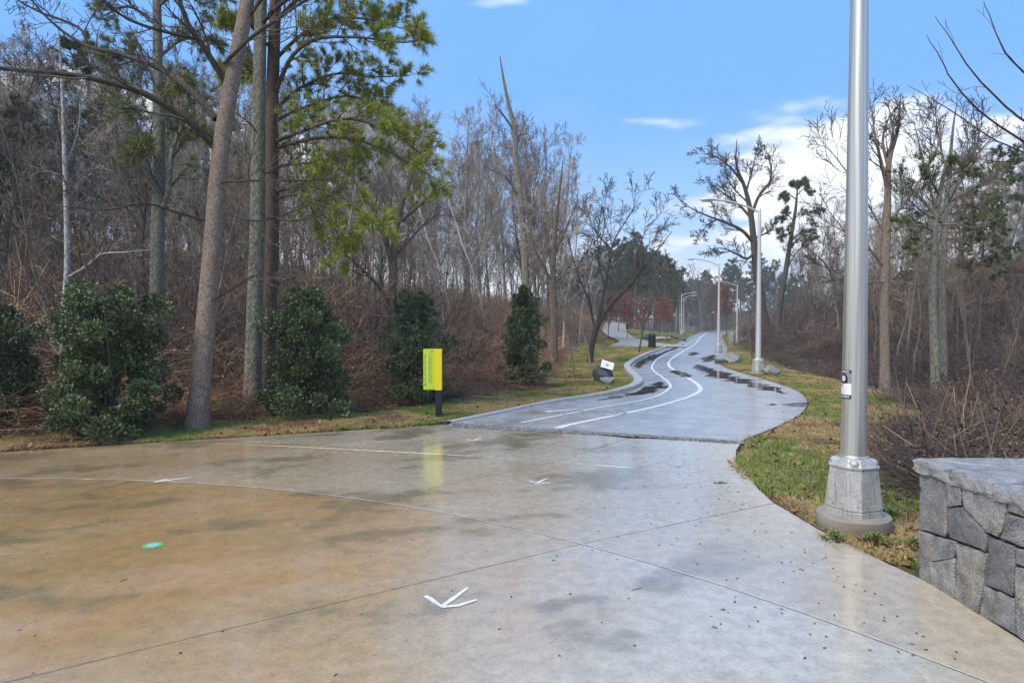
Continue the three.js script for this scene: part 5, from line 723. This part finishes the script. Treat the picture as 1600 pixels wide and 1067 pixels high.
// ---------------------------------------------------------------- stone wall, stone by stone
{
  const X = 2.69, wall = thing('stone_wall', 'low grey granite wall of fitted stones with rough capstones', 'wall', new THREE.Vector3(X, 0, -4.2));
  const mats = [granite([0.78, 0.78, 0.78]), granite([0.56, 0.57, 0.58]), granite([1.0, 0.98, 0.93]), granite([0.70, 0.71, 0.70]), granite([0.88, 0.84, 0.76])];
  const core = new THREE.BoxGeometry(0.86, 0.68, 3.3); core.translate(0.455, 0.33, 1.68); mesh('core', core, std([0.05, 0.048, 0.045], 0.9), wall);
  // face coordinates: s metres from the far corner toward us, h up; traced from the joints
  const toFace = (a, b) => { const u = 1400 + a * 0.3, v = 690 + b * 0.3, r = ray(u, v), k = X / r[0], d = -r[2] * k; return [4.2 - d, EYE + r[1] * k]; };
  const polys = [[[130, 150], [270, 185], [272, 500], [130, 455]], [[272, 185], [348, 200], [350, 335], [275, 345]], [[350, 200], [585, 255], [582, 395], [545, 500], [480, 475], [400, 385], [352, 335]], [[587, 255], [690, 275], [690, 398], [588, 365]], [[275, 345], [352, 337], [410, 395], [485, 485], [482, 575], [275, 500]], [[588, 370], [690, 402], [690, 560], [552, 505], [583, 398]], [[130, 460], [315, 520], [312, 605], [180, 620], [175, 775], [130, 755]], [[180, 622], [312, 608], [315, 840], [178, 775]], [[317, 525], [482, 578], [470, 700], [440, 900], [317, 842]], [[487, 490], [632, 548], [625, 810], [470, 745], [484, 578]], [[632, 550], [690, 566], [690, 662], [627, 635]], [[465, 747], [622, 814], [640, 1012], [442, 905]], [[629, 645], [690, 668], [690, 1045], [644, 1014], [624, 810]]];
  const S = polys.map((p) => p.map(([a, b]) => toFace(a, b)));
  const s1 = Math.max(...S.flat().map((p) => p[0])), Q = mulberry(333);
  for (let s = s1; s < 3.2;) { const w = 0.22 + 0.2 * Q(); let h = -0.03; while (h < 0.62) { const e = Math.min(0.675, h + 0.16 + 0.2 * Q()), top = e > 0.58 ? 0.675 : e; S.push([[s + 0.004, h], [s + w, h + 0.01], [s + w + 0.02 * (Q() - 0.5), top], [s + 0.004, top]]); h = top; } s += w; }
  S.forEach((poly, n) => {
    const R = mulberry(340 + n), cx = poly.reduce((a, p) => a + p[0], 0) / poly.length, ch = poly.reduce((a, p) => a + p[1], 0) / poly.length, tilt0 = [(R() - 0.5) * 0.10, (R() - 0.5) * 0.10];
    const ring = []; poly.forEach((p, k) => { const q = poly[(k + 1) % poly.length], m = Math.max(1, Math.round(Math.hypot(q[0] - p[0], q[1] - p[1]) / 0.045)); for (let t = 0; t < m; t++) ring.push([mix(p[0], q[0], t / m), mix(p[1], q[1], t / m)]); });
    const pos = [], idx = [], uv = [], M = ring.length, layers = [[0.0035, -0.03], [0.0042, 0.004], [0.008, 0.0095], [0.3, 0.011], [0.65, 0.012]];
    layers.forEach(([inset, out], l) => ring.forEach(([s, h], k) => { const dx = cx - s, dh = ch - h, dl = Math.hypot(dx, dh), f = inset < 0.1 ? Math.min(0.9, inset / dl) : inset, a = s + dx * f + (l > 1 ? 0.004 * N2(k * 1.7, n + l) : 0.0035 * N2(s * 40, h * 40)), b = h + dh * f + (l <= 1 ? 0.0035 * N2(h * 40, s * 40 + 9) : 0); pos.push(-(out + (l > 1 ? 0.015 * fbm2(a * 9 + n, b * 9, 4) + (a - cx) * tilt0[0] + (b - ch) * tilt0[1] : 0)), b, a); uv.push(a + n * 0.37, b + n * 0.13); }));
    pos.push(-(0.012 + 0.008 * N2(n, 3)), ch, cx); uv.push(cx + n * 0.37, ch + n * 0.13);
    for (let l = 0; l < layers.length - 1; l++) for (let k = 0; k < M; k++) { const a = l * M + k, b = l * M + (k + 1) % M; idx.push(a, a + M, b, b, a + M, b + M); }
    for (let k = 0; k < M; k++) idx.push((layers.length - 1) * M + k, layers.length * M, (layers.length - 1) * M + (k + 1) % M);
    const g = new THREE.BufferGeometry(); g.setAttribute('position', new THREE.Float32BufferAttribute(pos, 3)); g.setAttribute('uv', new THREE.Float32BufferAttribute(uv, 2)); g.setIndex(idx); g.computeVertexNormals(); mesh('stone', g, mats[(n * 7 + 3) % 5], wall);
  });
  // far end of the wall
  for (let k = 0; k < 6; k++) { const b = new THREE.BoxGeometry(0.27, 0.33, 0.06, 4, 4, 1), a = b.attributes.position; for (let i = 0; i < a.count; i++) a.setZ(i, a.getZ(i) + 0.01 * N2(a.getX(i) * 9 + k, a.getY(i) * 9)); b.translate(0.16 + (k % 3) * 0.285, 0.155 + Math.floor(k / 3) * 0.34, 0.01); b.computeVertexNormals(); mesh('stone', b, mats[k % 4], wall); }
  // capstones: rough slabs
  const joints = [-0.025, 0.33, 0.68, 1.2, 1.75, 2.4, 3.25];
  for (let k = 0; k < 6; k++) { const L = joints[k + 1] - joints[k] - 0.008, b = new THREE.BoxGeometry(0.93, 0.085, L, 26, 5, Math.ceil(L / 0.035)), a = b.attributes.position, uv = []; for (let i = 0; i < a.count; i++) { let x = a.getX(i), y = a.getY(i), z = a.getZ(i); const zz = z + joints[k] + L / 2, e = Math.max(0, Math.abs(x) - 0.435) / 0.03, ey = Math.max(0, Math.abs(y) - 0.025) / 0.018; const side = Math.abs(x) > 0.46 ? 1 : 0; x += side * Math.sign(x) * (0.02 * fbm2(zz * 9, y * 26 + k * 3, 4) - 0.006 * ey); y += (y > 0.035 ? 0.006 * fbm2(x * 7, zz * 7 + k, 4) - 0.009 * e * (0.6 + fbm2(zz * 16, 4, 3)) : 0) + (y < -0.035 ? 0.012 * fbm2(zz * 6, 8 + k, 3) : 0); z += Math.abs(z) > L / 2 - 0.001 ? 0.004 * fbm2(x * 12, y * 20, 3) : 0; a.setXYZ(i, x, y, z); uv.push((x + y * 0.8) * 1.3 + k * 0.31, (zz + y * 0.6) * 1.3); } b.setAttribute('uv', new THREE.Float32BufferAttribute(uv, 2)); b.translate(0.44, 0.735, joints[k] + L / 2); b.computeVertexNormals(); mesh('capstone', b, granite([1.05, 1.05, 1.06]), wall); }
}
// ---------------------------------------------------------------- small things on the ground
{
  const R = mulberry(1200), leafM = new THREE.MeshStandardMaterial({ color: 0xffffff, vertexColors: true, roughness: 0.5, side: THREE.DoubleSide });
  const weed = (x, d, r, n, label) => { const f = new Faces(); for (let k = 0; k < n; k++) { const a = R() * 6.283, e = norm([Math.cos(a), 0.25 + 0.9 * R(), Math.sin(a)]), q = r * R(), v = 0.7 + 0.6 * R(); f.leaf([Math.cos(a) * q, 0.01 + 0.09 * R() * (1 - q / r), Math.sin(a) * q], e, norm(cross(e, [0, 1, 0.01])), 0.028 + 0.022 * R(), 0.013, 0.005, [0.10 * v, 0.15 * v, 0.026 * v]); } const g = thing('weed', label, 'plant', new THREE.Vector3(x, -0.03, -d)); mesh('leaves', f.geo(), leafM, g); };
  weed(2.5, 4.93, 0.1, 130, 'dark leafy weed against the footing of the close lamp post'); weed(2.78, 4.86, 0.16, 200, 'low green weeds in front of the close lamp post footing'); weed(3.05, 4.75, 0.18, 220, 'spreading green weeds between lamp footing and stone wall'); weed(3.3, 5.6, 0.2, 200, 'green weeds just beyond the close lamp post');
  const twig = (u, v, l, a, label) => { const p = ground(u, v), T = new Tubes(); T.add([[-l / 2, 0.004, 0], [0, 0.007, l * 0.08], [l / 2, 0.004, 0]], [0.002, 0.0025, 0.0015], 5); const o = mesh('fallen_twig', T.geo(), TWIG.dark); o.position.copy(p); o.rotation.y = a; tag(o, label, 'twig'); };
  twig(996, 921, 0.08, 0.5, 'small dark twig lying on the pale slab near the curved joint'); twig(193, 907, 0.06, 1.2, 'tiny twig on the rusty slab below the green mark'); twig(1060, 730, 0.09, 0.1, 'thin twig on the slab close to the asphalt');
  { const p = ground(1125, 755), f = new Faces(); for (let k = 0; k < 16; k++) { const a = R() * 6.283, e = norm([Math.cos(a), 0.1 + 0.3 * R(), Math.sin(a)]); f.leaf([(R() - 0.5) * 0.12, 0.004, (R() - 0.5) * 0.06], e, norm(cross(e, [0, 1, 0.02])), 0.035, 0.011, 0.005, [0.05, 0.075, 0.02]); } const g = thing('leaf_sprig', 'little sprig of green leaves lying on the grey slab', 'leaves', p); mesh('leaves', f.geo(), leafM, g); }
  const bits = [], lf = new Faces(); lf.leaf([0, 0.003, 0], [1, 0.08, 0], [0, 0.1, 1], 0.03, 0.009, 0.004, [1, 1, 1]); const lg = lf.geo(); lg.deleteAttribute('color');
  for (let k = 0; k < 340; k++) { const d = 3.0 + 6 * R(), x = k % 3 ? 2.45 - 2.6 * R() * R() - 0.2 : 2.2 - 7 * R(); bits.push([new THREE.Vector3(x, 0.001, -d), [0, R() * 6.28, 0], [0.5 + 0.6 * R(), 1, 0.4 + 0.6 * R()], [0.09, 0.06, 0.035]]); }
  stuff('leaf_crumbs', lg, new THREE.MeshStandardMaterial({ color: 0xffffff, roughness: 0.7, side: THREE.DoubleSide }), bits, 'small leaf crumbs scattered over the concrete', 'leaves');
}
renderer.render(scene, camera);
